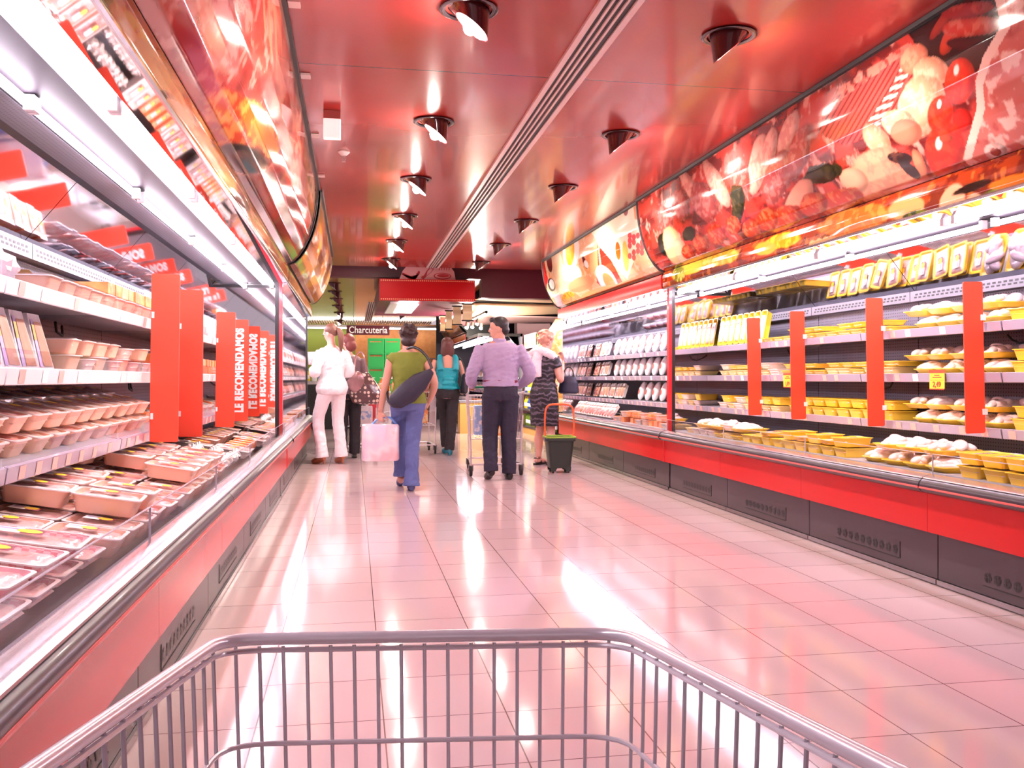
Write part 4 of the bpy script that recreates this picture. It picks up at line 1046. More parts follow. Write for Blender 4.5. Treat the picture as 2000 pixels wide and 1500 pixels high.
# ---- meat shelves
def S(i): return SHELVES[i][1]+.0235
row(slope(line(-1,3.04,5.2,.20,2.40,S(2),PE),TS,2.25,SHELVES[2][1]+.022), 'front row, lower meat shelf', 'trays on the lower meat shelf')
row(slope(line(-1,3.04,5.2,.20,2.42,S(2)+h_+.012,PE,skip=.08,rj=.06),TS,2.25,SHELVES[2][1]+.022), 'atop front, lower meat shelf', 'trays on the lower meat shelf')
row(slope(line(-1,3.45,5.2,.245,2.612,S(2)+.076,PE,rz=PI/2,rj=.02,jit=.003),TS,2.25,SHELVES[2][1]+.022), 'atop back row, lower meat shelf', 'trays on the lower meat shelf')
row(slope(line(-1,3.45,5.2,.245,2.604,S(2),PE,rz=PI/2,rj=.02,jit=.003),TS,2.25,SHELVES[2][1]+.022), 'back row, lower meat shelf', 'trays on the lower meat shelf')
row(slope(line(-1,5.42,8.35,.21,2.445,S(2),['pale0','carton','pale0']),TS,2.25,SHELVES[2][1]+.022), 'past first sign, lower meat shelf', 'packs on the lower meat shelf')
row(line(-1,2.80,3.66,.178,2.345,S(1),'wedge',rj=.02,rz=0), 'middle meat shelf', 'slice packs on the middle meat shelf', )
row(line(-1,3.88,5.3,.20,2.405,S(1),['pale0','peach2','pale0']), 'front row, middle meat shelf', 'trays on the middle meat shelf')
row(line(-1,3.90,5.3,.21,2.41,S(1)+.064,['peach2','pale0','peach0'],rj=.1,skip=.1), 'atop front, middle meat shelf', 'trays on the middle meat shelf')
row(line(-1,5.5,8.35,.13,2.365,S(1),'carton'), 'front, middle meat shelf', 'cartons on the middle meat shelf')
row(line(-1,5.5,8.35,.14,2.37,S(1)+.057,'carton',skip=.2), 'atop front, middle meat shelf', 'cartons on the middle meat shelf')
row(line(-1,2.75,3.35,.17,2.37,S(0),'wbag',rj=1), 'upper meat shelf', 'film bags on the upper meat shelf')
row(line(-1,3.58,5.3,.19,2.385,S(0),['peach0','peach2']), 'front row, upper meat shelf', 'trays on the upper meat shelf')
row(line(-1,3.62,5.2,.40,2.590,S(0),'dbox',rj=.02,jit=.003), 'back, upper meat shelf', 'display boxes on the upper meat shelf')
row(line(-1,4.45,5.3,.12,2.38,S(0)+.074,'carton'), 'atop trays, upper meat shelf', 'cartons on the upper meat shelf')
row(line(-1,5.42,8.35,.10,2.34,S(0),['sach0','sach0','sach2'],rj=.1,tilt=.12), 'front row, upper meat shelf', 'vacuum packs on the upper meat shelf')
row(line(-1,5.42,8.35,.12,2.46,S(0),['sach0','sach1','sach2'],rj=.1,tilt=.12), 'back row, upper meat shelf', 'vacuum packs on the upper meat shelf')
# ---- poultry deck
DR = DECKR+.001
YD = ['yel0','yel1','yel0']; YF = ['yflat0','yflat1']; CH = ['chick0','chick1','chick2']
row(line(1,3.66,4.30,.18,2.02,DR,YD), 'front row, near poultry deck', 'yellow trays on the near poultry deck')
row(line(1,3.70,4.30,.18,2.04,DR+.066,YD,rj=.1), 'atop front, near poultry deck', 'yellow trays on the near poultry deck')
row(line(1,3.90,4.30,.19,2.30,DR+.03,YD), 'back row, near poultry deck', 'yellow trays on the near poultry deck')
row(line(1,4.50,5.3,.215,2.075,DR,CH,rj=.06), 'front row, poultry deck', 'chicken trays on the poultry deck')
row(line(1,4.58,5.3,.24,2.10,DR+.086,CH,rj=.12), 'atop front, poultry deck', 'chicken trays on the poultry deck')
row(line(1,5.48,7.0,.180,2.03,DR,YD), 'front row, poultry deck', 'yellow trays on the poultry deck')
row(line(1,5.48,7.0,.180,2.28,DR,YD+YF), 'back row, poultry deck', 'yellow trays on the poultry deck')
row(line(1,5.50,6.9,.18,2.04,DR+.066,YD+['yflat0'],skip=.25,rj=.15), 'atop front, poultry deck', 'yellow trays on the poultry deck')
row(line(1,7.15,8.3,.18,2.05,DR,['pale0','ypale','yflat1']), 'front row near red post', 'trays near the red post')
row(line(1,7.15,8.3,.205,2.07,DR+.066,CH+['pale0'],skip=.2,rj=.06), 'atop front near red post', 'trays near the red post')
# ---- poultry shelves
for si, nm in ((2,'lower'),(1,'middle')):
    row(line(1,3.72,4.28,.175,2.37,S(si),YD), 'near %s poultry shelf' % nm, 'yellow trays on the near poultry shelves')
    row(line(1,3.72,4.28,.175,2.38,S(si)+.066,YD,rj=.1), 'atop, near %s poultry shelf' % nm, 'yellow trays on the near poultry shelves')
    row(line(1,4.48,5.30,.205,2.40,S(si),CH,rj=.05), 'bottom layer, %s poultry shelf' % nm, 'chicken trays on the poultry shelves')
    row(line(1,4.56,5.28,.225,2.42,S(si)+.086,CH,rj=.10), 'top layer, %s poultry shelf' % nm, 'chicken trays on the poultry shelves')
row(line(1,5.50,6.9,.180,2.37,S(2),YD), 'bottom layer, lower poultry shelf', 'yellow trays on the lower poultry shelf')
row(line(1,5.50,6.9,.180,2.38,S(2)+.066,YD,rj=.05), 'top layer, lower poultry shelf', 'yellow trays on the lower poultry shelf')
row(line(1,5.50,6.95,.172,2.37,S(1),YF+['ypale']), 'bottom layer, middle poultry shelf', 'yellow trays on the middle poultry shelf')
row(line(1,5.46,6.95,.175,2.38,S(1)+.050,YF,rj=.06,skip=.2), 'top layer, middle poultry shelf', 'yellow trays on the middle poultry shelf')
row(line(1,7.1,8.32,.178,2.37,S(1),['pale0','ypale']), 'red post end, middle poultry shelf', 'pale trays on the poultry shelves')
row(line(1,7.1,8.32,.175,2.38,S(1)+.054,['pale0','yflat1'],rj=.1,skip=.2), 'atop, red post end, middle poultry shelf', 'pale trays on the poultry shelves')
row(line(1,7.1,8.32,.178,2.37,S(2),['pale0','ypale']), 'red post end, lower poultry shelf', 'pale trays on the poultry shelves')
row(line(1,7.1,8.32,.175,2.38,S(2)+.054,['pale0','yel0'],rj=.1,skip=.2), 'atop, red post end, lower poultry shelf', 'pale trays on the poultry shelves')
row(line(1,3.74,4.28,.175,2.37,S(0),['ypale','yel1']), 'near upper poultry shelf', 'yellow trays on the near poultry shelves')
row(line(1,4.48,5.30,.205,2.40,S(0),CH,rj=.05), 'bottom layer, upper poultry shelf', 'chicken trays on the poultry shelves')
row(line(1,4.56,5.28,.225,2.42,S(0)+.086,CH,rj=.10), 'top layer, upper poultry shelf', 'chicken trays on the poultry shelves')
row(line(1,5.50,7.4,.172,2.37,S(0),YF+['yflat0']), 'bottom layer, upper poultry shelf', 'yellow trays on the upper poultry shelf')
row(line(1,5.46,6.95,.19,2.38,S(0)+.05,YF,rj=.2,skip=.35), 'top layer, upper poultry shelf', 'yellow trays on the upper poultry shelf')
def upright(side, y0, y1, pitch, d, z, keys, lean=.22, h=.11, skip=0, roll=0):
    out = []; y = y0
    while y <= y1:
        if R.random() >= skip:
            k = R.choice(keys) if isinstance(keys, (list,tuple)) else keys
            # tray +x points up, its open face (local z) toward the aisle
            Rm = Matrix.Rotation(0,3,'Z')
            ux = Vector((side*math.sin(lean), 0, math.cos(lean))); uz = Vector((-side*math.cos(lean), 0, math.sin(lean))); uy = uz.cross(ux)
            Rm = Matrix((ux, uy, uz)).transposed() @ Matrix.Rotation(R.uniform(-.05,.05)+roll,3,'Z')
            out.append((k, (CX+side*d, y+R.uniform(-.006,.006), z+h), Rm.to_euler()))
        y += pitch
    return out
row(upright(1,7.50,8.40,.128,2.40,S(0)+.004,['upy0','upy1'],h=.142,lean=.18), 'upper poultry shelf', 'upright yellow packs')
side_roll = -1
# ---- ham case: oval packs near the red post, blister packs further on
for si, nm in ((0,'upper'),(1,'middle'),(2,'lower')):
    row(upright(1,8.74,12.2 if si < 2 else 11.0,.27,2.36,S(si)+.004,'ham0',lean=.25,h=.118,roll=.22*side_roll), '%s shelf, ham case' % nm, 'oval ham packs', 'from far end,')
    row(upright(1,8.80,12.2 if si < 2 else 10.9,.27,2.49,S(si)+.004,'ham0',lean=.25,h=.119,roll=.22*side_roll), 'back of %s shelf, ham case' % nm, 'oval ham packs', 'from far end,')
    row(upright(1,12.34 if si < 2 else 11.6,12.75,.15,2.36,S(si)+.004,['upred','upbrown'],lean=.3,h=.10), '%s shelf, ham case middle' % nm, 'blister packs in the ham case', 'from far end,')
    row(upright(1,12.86,13.1,.13,2.36,S(si)+.004,['updark'],lean=.3,h=.10), '%s shelf, ham case end' % nm, 'blister packs in the ham case', 'from far end,')
row(line(1,8.75,10.9,.17,2.05,DR,['carton','peach1','carton','pale0'],skip=.05), 'front row, ham deck', 'packs on the ham case deck', 'from far end,')
row(line(1,8.8,10.9,.18,2.06,DR+.066,['peach1','carton'],skip=.3,rj=.2), 'atop front, ham deck', 'packs on the ham case deck', 'from far end,')
row(upright(1,11.0,12.95,.125,2.04,DR,['upred','upbrown','upred'],lean=.6,h=.09), 'leaning, ham deck', 'packs on the ham case deck', 'from far end,')
# ---- cold cuts case
for si, nm in ((0,'upper'),(1,'middle'),(2,'lower')):
    row(upright(-1,8.75,12.9,.26,2.36,S(si)+.004,['updark','upbrown','upred'],lean=.3,h=.10), '%s shelf, cold cuts case' % nm, 'packs in the cold cuts case', 'from mirrored end,')
row(line(-1,8.75,12.9,.24,2.06,D,['pale0','peach0','carton']), 'cold cuts deck', 'packs in the cold cuts case', 'from mirrored end,')
print('PRODUCTS', NPROD)
# ================================================================== PEOPLE
M['skin'] = ramp_noise(mat('skin', rough=.5), [(0,(.60,.30,.22)),(1,(.70,.38,.29))], 6, 2); M['skinpink'] = ramp_noise(mat('rosy_skin', rough=.5), [(0,(.70,.34,.27)),(1,(.80,.44,.36))], 6, 2)
def cloth(name, a, c=None, rough=.8, scale=9, stretch=None, bump=.25, dist=0):
    return ramp_noise(mat(name, rough=rough), [(0,a),(1,c or a)], scale, 3, stretch=stretch, bump=bump, dist=dist)
def blob(mb, name, m, parent, voxel=.008, smooth=3, stitch=True):
    fold = {'blouse':(.016,9,16),'top':(.011,8,20),'shirt':(.016,7,18),'trousers':(.012,11,14),'jeans':(.013,11,13),'dress':(.010,7,12),'cardigan':(.014,16,16)}.get(name)
    """one continuous skin over all pieces of a builder"""
    me0 = bpy.data.meshes.new('t'); me0.from_pydata(mb.v, [], mb.f); me0.update()
    bm = bmesh.new(); bm.from_mesh(me0); bmesh.ops.recalc_face_normals(bm, faces=bm.faces); bm.to_mesh(me0); bm.free()
    t = bpy.data.objects.new('t', me0); COL.objects.link(t)
    r = t.modifiers.new('r', 'REMESH'); r.mode = 'VOXEL'; r.voxel_size = voxel
    if smooth:
        s = t.modifiers.new('s', 'SMOOTH'); s.iterations = smooth; s.factor = .5
    dg = bpy.context.evaluated_depsgraph_get(); dg.update()
    me = bpy.data.meshes.new_from_object(t.evaluated_get(dg)); me.name = name
    bpy.data.objects.remove(t); bpy.data.meshes.remove(me0)
    if fold:        # creases of the cloth
        n = len(me.vertices); co = np.empty(n*3, np.float32); me.vertices.foreach_get('co', co); co = co.reshape(-1,3).astype(float)
        no = np.empty(n*3, np.float32); me.vertices.foreach_get('normal', no); no = no.reshape(-1,3)
        a_, fx, fz = fold; q = co[:,0]+.8*co[:,1]
        k = fbm(q*fx+co[:,2]*5, co[:,2]*fz-co[:,0]*7, len(name)*3, 3); k = 1-np.abs(k-.5)*4
        co += no*((k-.6)*a_*.55)[:,None]; me.vertices.foreach_set('co', co.astype(np.float32).ravel()); me.update()
    me.materials.clear(); me.materials.append(m)
    me.polygons.foreach_set('use_smooth', [True]*len(me.polygons))
    o = bpy.data.objects.new(name, me); COL.objects.link(o); o.parent = parent
    return o
def V(*a): return Vector(a)
def ering(c, rx, ry, yaw=0, n=16, tiltx=0):
    out = []
    for k in range(n):
        a = 2*PI*k/n; x = rx*math.cos(a); y = ry*math.sin(a)
        out.append(V(c[0]+x*math.cos(yaw)-y*math.sin(yaw), c[1]+x*math.sin(yaw)+y*math.cos(yaw), c[2]+tiltx*y))
    return out
def lim(mb, pts, rs, n=12, sub=5):
    """smooth tapering limb through joints (Catmull-Rom)"""
    P = [Vector(p) for p in pts]; out = []; ro = []
    for i in range(len(P)-1):
        p0 = P[max(0,i-1)]; p1 = P[i]; p2 = P[i+1]; p3 = P[min(len(P)-1,i+2)]
        for k in range(sub):
            t = k/sub; a = .5*(2*p1+(p2-p0)*t+(2*p0-5*p1+4*p2-p3)*t*t+(-p0+3*p1-3*p2+p3)*t**3)
            out.append(a); ro.append(rs[i]*(1-t)+rs[i+1]*t)
    out.append(P[-1]); ro.append(rs[-1]); mb.tube(out, ro, n)
def hand(mb, wrist, tip, pn, curl=.35, thumb=1):
    """palm, five bent fingers of unequal length; tip = direction of the fingers, pn = palm normal"""
    d = (Vector(tip)).normalized(); pn = Vector(pn); pn = (pn-d*pn.dot(d)).normalized(); sd = d.cross(pn)*thumb
    w = Vector(wrist)
    rings = []
    for t, hw, th in ((-.01,.023,.019),(.02,.032,.016),(.055,.040,.014),(.088,.041,.012),(.096,.036,.010)):
        c = w+d*t; rings.append([c+sd*(hw*math.cos(2*PI*k/12))+pn*(th*math.sin(2*PI*k/12)) for k in range(12)])
    mb.loft(rings)
    for k, L in enumerate((.070,.078,.073,.058)):
        off = (.031-.0205*k); p = w+d*.088+sd*off; pts = [p-d*.015, p]; ang = 0
        for s, f in enumerate((.45,.32,.23)):
            ang += curl*(1+.25*s)*(1+.12*k); dd = d*math.cos(ang)+pn*math.sin(ang)+sd*(.05*(1.5-k)/1.5); pts.append(pts[-1]+dd.normalized()*L*f)
        mb.tube(pts, [.0095,.0092,.0085,.008,.0068], 8)
    t0 = w+d*.022+sd*.028; t1 = t0+(d*.6+sd*.75+pn*.25).normalized()*.042; t2 = t1+(d*.9+sd*.25+pn*.4).normalized()*.03; t3 = t2+(d*.95+pn*.5).normalized()*.024
    mb.tube([t0-sd*.012, t0, t1, t2, t3], [.014,.0135,.011,.0098,.0078], 8)
def head(mb, c, yaw, pitch=0, s=1.0):
    """skull, jaw, nose, ears, lips; faces local +y rotated by yaw"""
    R = Euler((pitch,0,yaw)).to_matrix(); c = Vector(c); T = lambda x,y,z: c+R @ V(x*s,y*s,z*s)
    E = lambda x,y,z,a,b,d: mb.ell(T(x,y,z), (a*s,b*s,d*s), (pitch,0,yaw), 14, 10)
    E(0,-.008,.028,.074,.094,.088); E(0,.022,-.035,.060,.066,.072); E(0,.045,-.078,.036,.034,.028)
    E(0,.088,-.02,.012,.016,.012); mb.tube([T(0,.078,.025),T(0,.092,.0),T(0,.102,-.022)], [.008*s,.009*s,.012*s], 8)
    E(-.074,-.005,-.012,.011,.022,.031); E(.074,-.005,-.012,.011,.022,.031)
    E(0,.080,-.052,.024,.010,.006); E(0,.078,-.062,.021,.010,.006)
    E(-.03,.075,.022,.022,.012,.008); E(.03,.075,.022,.022,.012,.008)
    return T, R
def eyes(T, root, lipm, s=1.0):
    for x in (-.03,.03):
        b = MB(); b.ell(T(x,.079,.004), (.012*s,.008*s,.007*s), None, 10, 8); e = b.build('eye', M['white'], root, True)
        b = MB(); b.ell(T(x,.0855,.004), (.0055*s,.003*s,.0055*s), None, 8, 6); b.build('iris', M['black'], e, True)
def foot(mb, ank, yaw, L=.24, r=1.0, heel=0.0):
    a = Vector(ank); d = V(-math.sin(yaw), math.cos(yaw), 0); z0 = .035
    p = lambda t, z: V(a.x, a.y, 0)+d*t+V(0,0,z)
    mb.tube([p(-.055,.03+heel),p(-.03,.038+heel),p(.03,.045+heel*.7),p(.10,.036+heel*.15),p(.16,.026),p(.185,.02)], [.024*r,.034*r,.037*r,.038*r,.034*r,.018*r], 10)
def person(name_lab, loc, rz, H, J, sk='skin'):
    """J: joint dictionary in local metres (x to the figure's right, y ahead, z up)"""
    root = empty('person', loc, rz); tag(root, name_lab, 'person')
    root['H'] = H
    return root
def torso(mb, J, f=1.0, ex=0.0, z0=None, z1=None, wom=True):
    """rings up the spine: list J['spine'] of (x,y,z,rx,ry)"""
    mb.loft([ering((x,y,z), rx*f+ex, ry*f+ex, yaw) for x,y,z,rx,ry,yaw in J])
def spine(H, wom=True, lean=0.0, yaw=0.0, dx=0.0):
    k = H/1.70
    S = [(.83,.150,.112),(.90,.178,.125),(.97,.166,.118),(1.07,.130,.094),(1.18,.142,.104),(1.28,.158,.112),(1.37,.168,.098),(1.43,.120,.075),(1.465,.062,.060)] if wom else \
        [(.83,.150,.115),(.90,.172,.125),(.98,.168,.122),(1.07,.160,.115),(1.18,.172,.120),(1.29,.188,.125),(1.39,.196,.108),(1.445,.135,.080),(1.475,.066,.065)]
    return [(dx*max(0,(z-.95)/.5)*k, lean*max(0,(z-.95)/.5), z*k, rx*k, ry*k, yaw*max(0,(z-1.0)/.4)) for z,rx,ry in S]

# ---- helper to place a figure from the photograph: foot point pixel -> floor
def at(u, v): p = W(u, v, Z=0); return (p.x, p.y, 0)

# 1 --- woman in white by the cold cuts case -------------------------------------------------
def woman_white():
    p = W(650, 740, w=11.75); loc = (p.x, p.y, 0); H = 1.72
    root = person('woman with ponytail, white blouse and white trousers, reading beside the cold cuts case', loc, .50, H, None)
    hz = .055
    b = MB(); sp = [(x,y+.02,z+hz,rx,ry,yw) for x,y,z,rx,ry,yw in spine(H, True, .02)]
    b.loft([ering(s[:3], s[3]*.93, s[4]*.93, s[5]) for s in sp])
    lim(b, [(0,.03,1.45+hz),(0,.05,1.53+hz),(0,.055,1.58+hz)], [.056,.050,.052])
    T, R_ = head(b, (0,.065,1.635+hz), .45, -.22)
    # left leg ahead with bent knee, right leg straight
    lim(b, [(-.085,.01,.93+hz),(-.14,.13,.53+hz),(-.13,.06,.12+hz)], [.085,.060,.042]); foot(b, (-.13,.05,0), .25, heel=.05)
    lim(b, [(.085,.0,.93+hz),(.085,.02,.52+hz),(.10,-.05,.12+hz)], [.085,.060,.042]); foot(b, (.10,-.05,0), -.1, heel=.05)
    # arms bent forward holding a paper
    lim(b, [(-.17,.02,1.39+hz),(-.24,-.02,1.13+hz),(-.13,.24,1.20+hz)], [.050,.040,.027]); hand(b, (-.13,.24,1.20+hz), (.25,.9,.35), (.6,-.1,.6), .5, -1)
    lim(b, [(.17,.02,1.39+hz),(.22,.02,1.12+hz),(.06,.26,1.19+hz)], [.050,.040,.027]); hand(b, (.06,.26,1.19+hz), (-.5,.8,.35), (-.6,-.1,.6), .5, 1)
    blob(b, 'body', M['skinpink'], root); eyes(T, root, None)
    m = cloth('white_blouse_cotton', (.84,.76,.80), (.93,.88,.90), scale=14, stretch=(6,6,.6), bump=.5)
    b = MB(); b.loft([ering(s[:3], s[3]*1.06+.018+(.012 if s[2] < 1.05+hz else 0), s[4]*1.06+.022+(.012 if s[2] < 1.05+hz else 0), s[5]) for s in sp if s[2] < 1.45+hz])
    lim(b, [(-.165,.02,1.40+hz),(-.26,-.03,1.14+hz),(-.21,.11,1.15+hz),(-.15,.20,1.19+hz)], [.066,.068,.072,.038]); lim(b, [(.165,.02,1.40+hz),(.25,-.01,1.13+hz),(.17,.13,1.15+hz),(.085,.21,1.18+hz)], [.066,.068,.072,.038])
    blob(b, 'blouse', m, root, .011, 5)
    b = MB(); b.loft([ering(s[:3], s[3]*1.02+.012, s[4]*1.05+.014) for s in sp if s[2] < 1.06+hz])
    lim(b, [(-.085,.01,.90+hz),(-.14,.13,.53+hz),(-.135,.065,.25),(-.13,.05,.085)], [.105,.078,.075,.092]); lim(b, [(.085,.0,.90+hz),(.085,.02,.52+hz),(.095,-.03,.25),(.10,-.045,.085)], [.105,.078,.075,.092])
    blob(b, 'trousers', cloth('white_trouser_cotton', (.86,.76,.79), (.93,.86,.88), scale=10, bump=.3), root, .010, 4)
    b = MB(); b.ell(T(0,-.022,.045), (.083,.096,.088), (-.22,0,.45), 16, 12); b.ell(T(0,-.075,.01), (.06,.05,.06), (0,0,.45), 12, 8); blob(b, 'hair', cloth('brown_hair', (.10,.035,.025), (.20,.08,.05), .45, 30, (8,8,1)), root, .009, 2)
    hm = bpy.data.materials['brown_hair']
    b = MB(); lim(b, [T(0,-.105,.03), T(0,-.145,.0), T(.0,-.150,-.10), T(.0,-.125,-.20), T(.0,-.12,-.27)], [.022,.036,.040,.028,.006]); b.build('ponytail', hm, root, True)
    for s in (-1,1):
        b = MB(); a = T(s*.03,.094,.004); 
        b.tube([a+R_ @ V(.019*math.cos(t),0,.014*math.sin(t)) for t in [k*PI/8 for k in range(17)]], .0018, 6); b.tube([T(s*.05,.09,.006), T(s*.079,.0,.008)], .0016, 6); b.build('spectacles', M['black'], root, True)
    for ank, yw, n in (((-.13,.05,0), .25, 1),((.10,-.05,0), -.1, 2)):
        b = MB(); foot(b, (ank[0],ank[1],0), yw, heel=.045, r=1.04); d = V(-math.sin(yw), math.cos(yw), 0); h0 = V(*ank)-d*.045
        b.tube([h0+V(0,0,.085), h0+V(0,0,.04), h0+V(0,0,.0)], [.022,.013,.010], 8); b.tube([V(*ank)-d*.03+V(0,0,.06), V(*ank)+d*.07+V(0,0,.012), V(*ank)+d*.18+V(0,0,.006)], [.016,.010,.008], 8, flat=2.0)
        o = blob(b, 'sandal', mat('tan_leather', (.42,.13,.06), .4) if 'tan_leather' not in bpy.data.materials else bpy.data.materials['tan_leather'], root, .006, 1)
    # the sheet she holds
    q = empty('paper_sheet', Vector(loc)+Euler((0,0,.50)).to_matrix() @ V(-.06,.33,1.30+hz), .50); tag(q, 'white folded sheet held by the woman in the white blouse', 'paper')
    b = MB(); b.loft([[(x, y+.02*abs(x)*8, z) for x, y, z in ((-.11,0,-.07+.0),(.11,0,-.07),(.11,.006,-.07),(-.11,.006,-.07))], [(-.12,.03,.10),(.10,.03,.11),(.10,.036,.11),(-.12,.036,.10)]]); b.build('sheet', M['white_film'], q)
woman_white()

# 2 --- woman in grey behind her, with the patterned bag ---------------------------------------
def woman_grey():
    p = W(681, 740, w=12.55); loc = (p.x, p.y, 0); H = 1.68
    root = person('woman with reddish hair in grey top and black trousers, standing behind the patterned shoulder bag', loc, .15, H, None)
    sp = spine(H, True, .02); b = MB(); b.loft([ering(s[:3], s[3]*.94, s[4]*.94) for s in sp])
    lim(b, [(0,.02,1.43),(0,.04,1.52),(0,.045,1.57)], [.056,.050,.052]); T, R_ = head(b, (0,.055,1.60), .55, -.3)
    lim(b, [(-.085,0,.93),(-.09,.01,.50),(-.10,-.02,.10)], [.085,.060,.042]); foot(b, (-.10,-.02,0), .15, heel=.02)
    lim(b, [(.085,0,.93),(.09,.02,.50),(.085,.04,.10)], [.085,.060,.042]); foot(b, (.085,.04,0), -.1, heel=.02)
    lim(b, [(-.165,.02,1.36),(-.20,.03,1.08),(-.10,.25,1.05)], [.050,.040,.027]); hand(b, (-.10,.25,1.05), (.2,.95,-.1), (.5,0,-.5), .6, -1)
    lim(b, [(.165,.02,1.36),(.235,.0,1.10),(.16,.24,1.02)], [.050,.040,.027]); hand(b, (.16,.24,1.02), (-.1,.95,-.1), (-.5,0,-.5), .6, 1)
    blob(b, 'body', M['skinpink'], root); eyes(T, root, None)
    m = cloth('mauve_grey_jersey', (.16,.10,.12), (.25,.17,.19), scale=9, bump=.4)
    b = MB(); b.loft([ering(s[:3], s[3]*1.04+.02, s[4]*1.04+.022) for s in sp if .84 < s[2] < 1.44]); lim(b, [(-.16,.02,1.37),(-.205,.03,1.08),(-.12,.21,1.055)], [.068,.056,.044]); lim(b, [(.16,.02,1.37),(.24,.0,1.10),(.17,.20,1.03)], [.068,.056,.044])
    blob(b, 'top', m, root, .010, 4)
    b = MB(); b.loft([ering(s[:3], s[3]*1.0+.010, s[4]*1.0+.012) for s in sp if s[2] < 1.0]); lim(b, [(-.085,0,.90),(-.09,.01,.50),(-.10,-.02,.06)], [.102,.078,.078]); lim(b, [(.085,0,.90),(.09,.02,.50),(.085,.035,.06)], [.102,.078,.078])
    blob(b, 'trousers', cloth('black_trouser_cloth', (.012,.010,.014), (.03,.025,.03)), root, .010, 3)
    b = MB(); b.ell(T(0,-.02,.03), (.088,.10,.10), (-.3,0,.55), 16, 12); b.ell(T(0,-.05,-.06), (.082,.07,.085), (0,0,.55), 14, 10); blob(b, 'hair', cloth('red_brown_hair', (.13,.025,.025), (.26,.06,.05), .5, 30, (8,8,1)), root, .009, 2)
    for ank, yw in (((-.10,-.02,0), .15),((.085,.04,0), -.1)):
        b = MB(); foot(b, ank, yw, heel=.02, r=1.08); d = V(-math.sin(yw), math.cos(yw), 0); b.tube([V(*ank)-d*.06+V(0,0,.018), V(*ank)+d*.17+V(0,0,.018)], [.038,.036], 10, flat=.5); blob(b, 'shoe', M['black'] , root, .007, 1)
    # patterned shoulder bag hanging on her right side, toward the camera
    q = empty('shoulder_bag', Vector(loc)+V(.20,-.19,1.03), .1); tag(q, 'shiny brown shoulder bag with round dot pattern hanging behind the woman in white', 'bag')
    mb_ = mat('dotted_bag_leather', (.2,.1,.1), .35, coat=.4); N, L, bs = nodes(mb_); tc = N.new('ShaderNodeTexCoord'); vo = N.new('ShaderNodeTexVoronoi'); vo.inputs['Scale'].default_value = 17; vo.inputs['Randomness'].default_value = .25
    rp = N.new('ShaderNodeValToRGB'); rp.color_ramp.elements[0].position = .36; rp.color_ramp.elements[0].color = (.72,.56,.48,1); rp.color_ramp.elements[1].position = .42; rp.color_ramp.elements[1].color = (.10,.045,.05,1)
    L.new(tc.outputs['Object'], vo.inputs['Vector']); L.new(vo.outputs['Distance'], rp.inputs['Fac']); L.new(rp.outputs[0], bs.inputs['Base Color'])
    b = MB(); b.loft([ering((x,0,z), rx, ry) for x,z,rx,ry in ((.06,-.28,.10,.04),(.05,-.26,.20,.075),(.03,-.14,.225,.095),(.0,.0,.19,.09),(-.02,.11,.13,.06),(-.03,.16,.10,.035))]); blob(b, 'bag_body', mb_, q, .012, 2)
    b = MB(); b.ell((-.11,-.075,.03), (.115,.035,.15), (.1,.15,0), 14, 10); blob(b, 'flap', mat('metallic_bag_leather', (.42,.24,.25), .25, metal=.6), q, .010, 1)
    b = MB(); lim(b, [(-.12,.0,.13),(-.10,.06,.36),(-.03,.10,.44),(.02,.05,.36),(.05,.0,.13)], [.011]*5, 8); b.build('strap', bpy.data.materials['metallic_bag_leather'], q, True)
woman_grey()

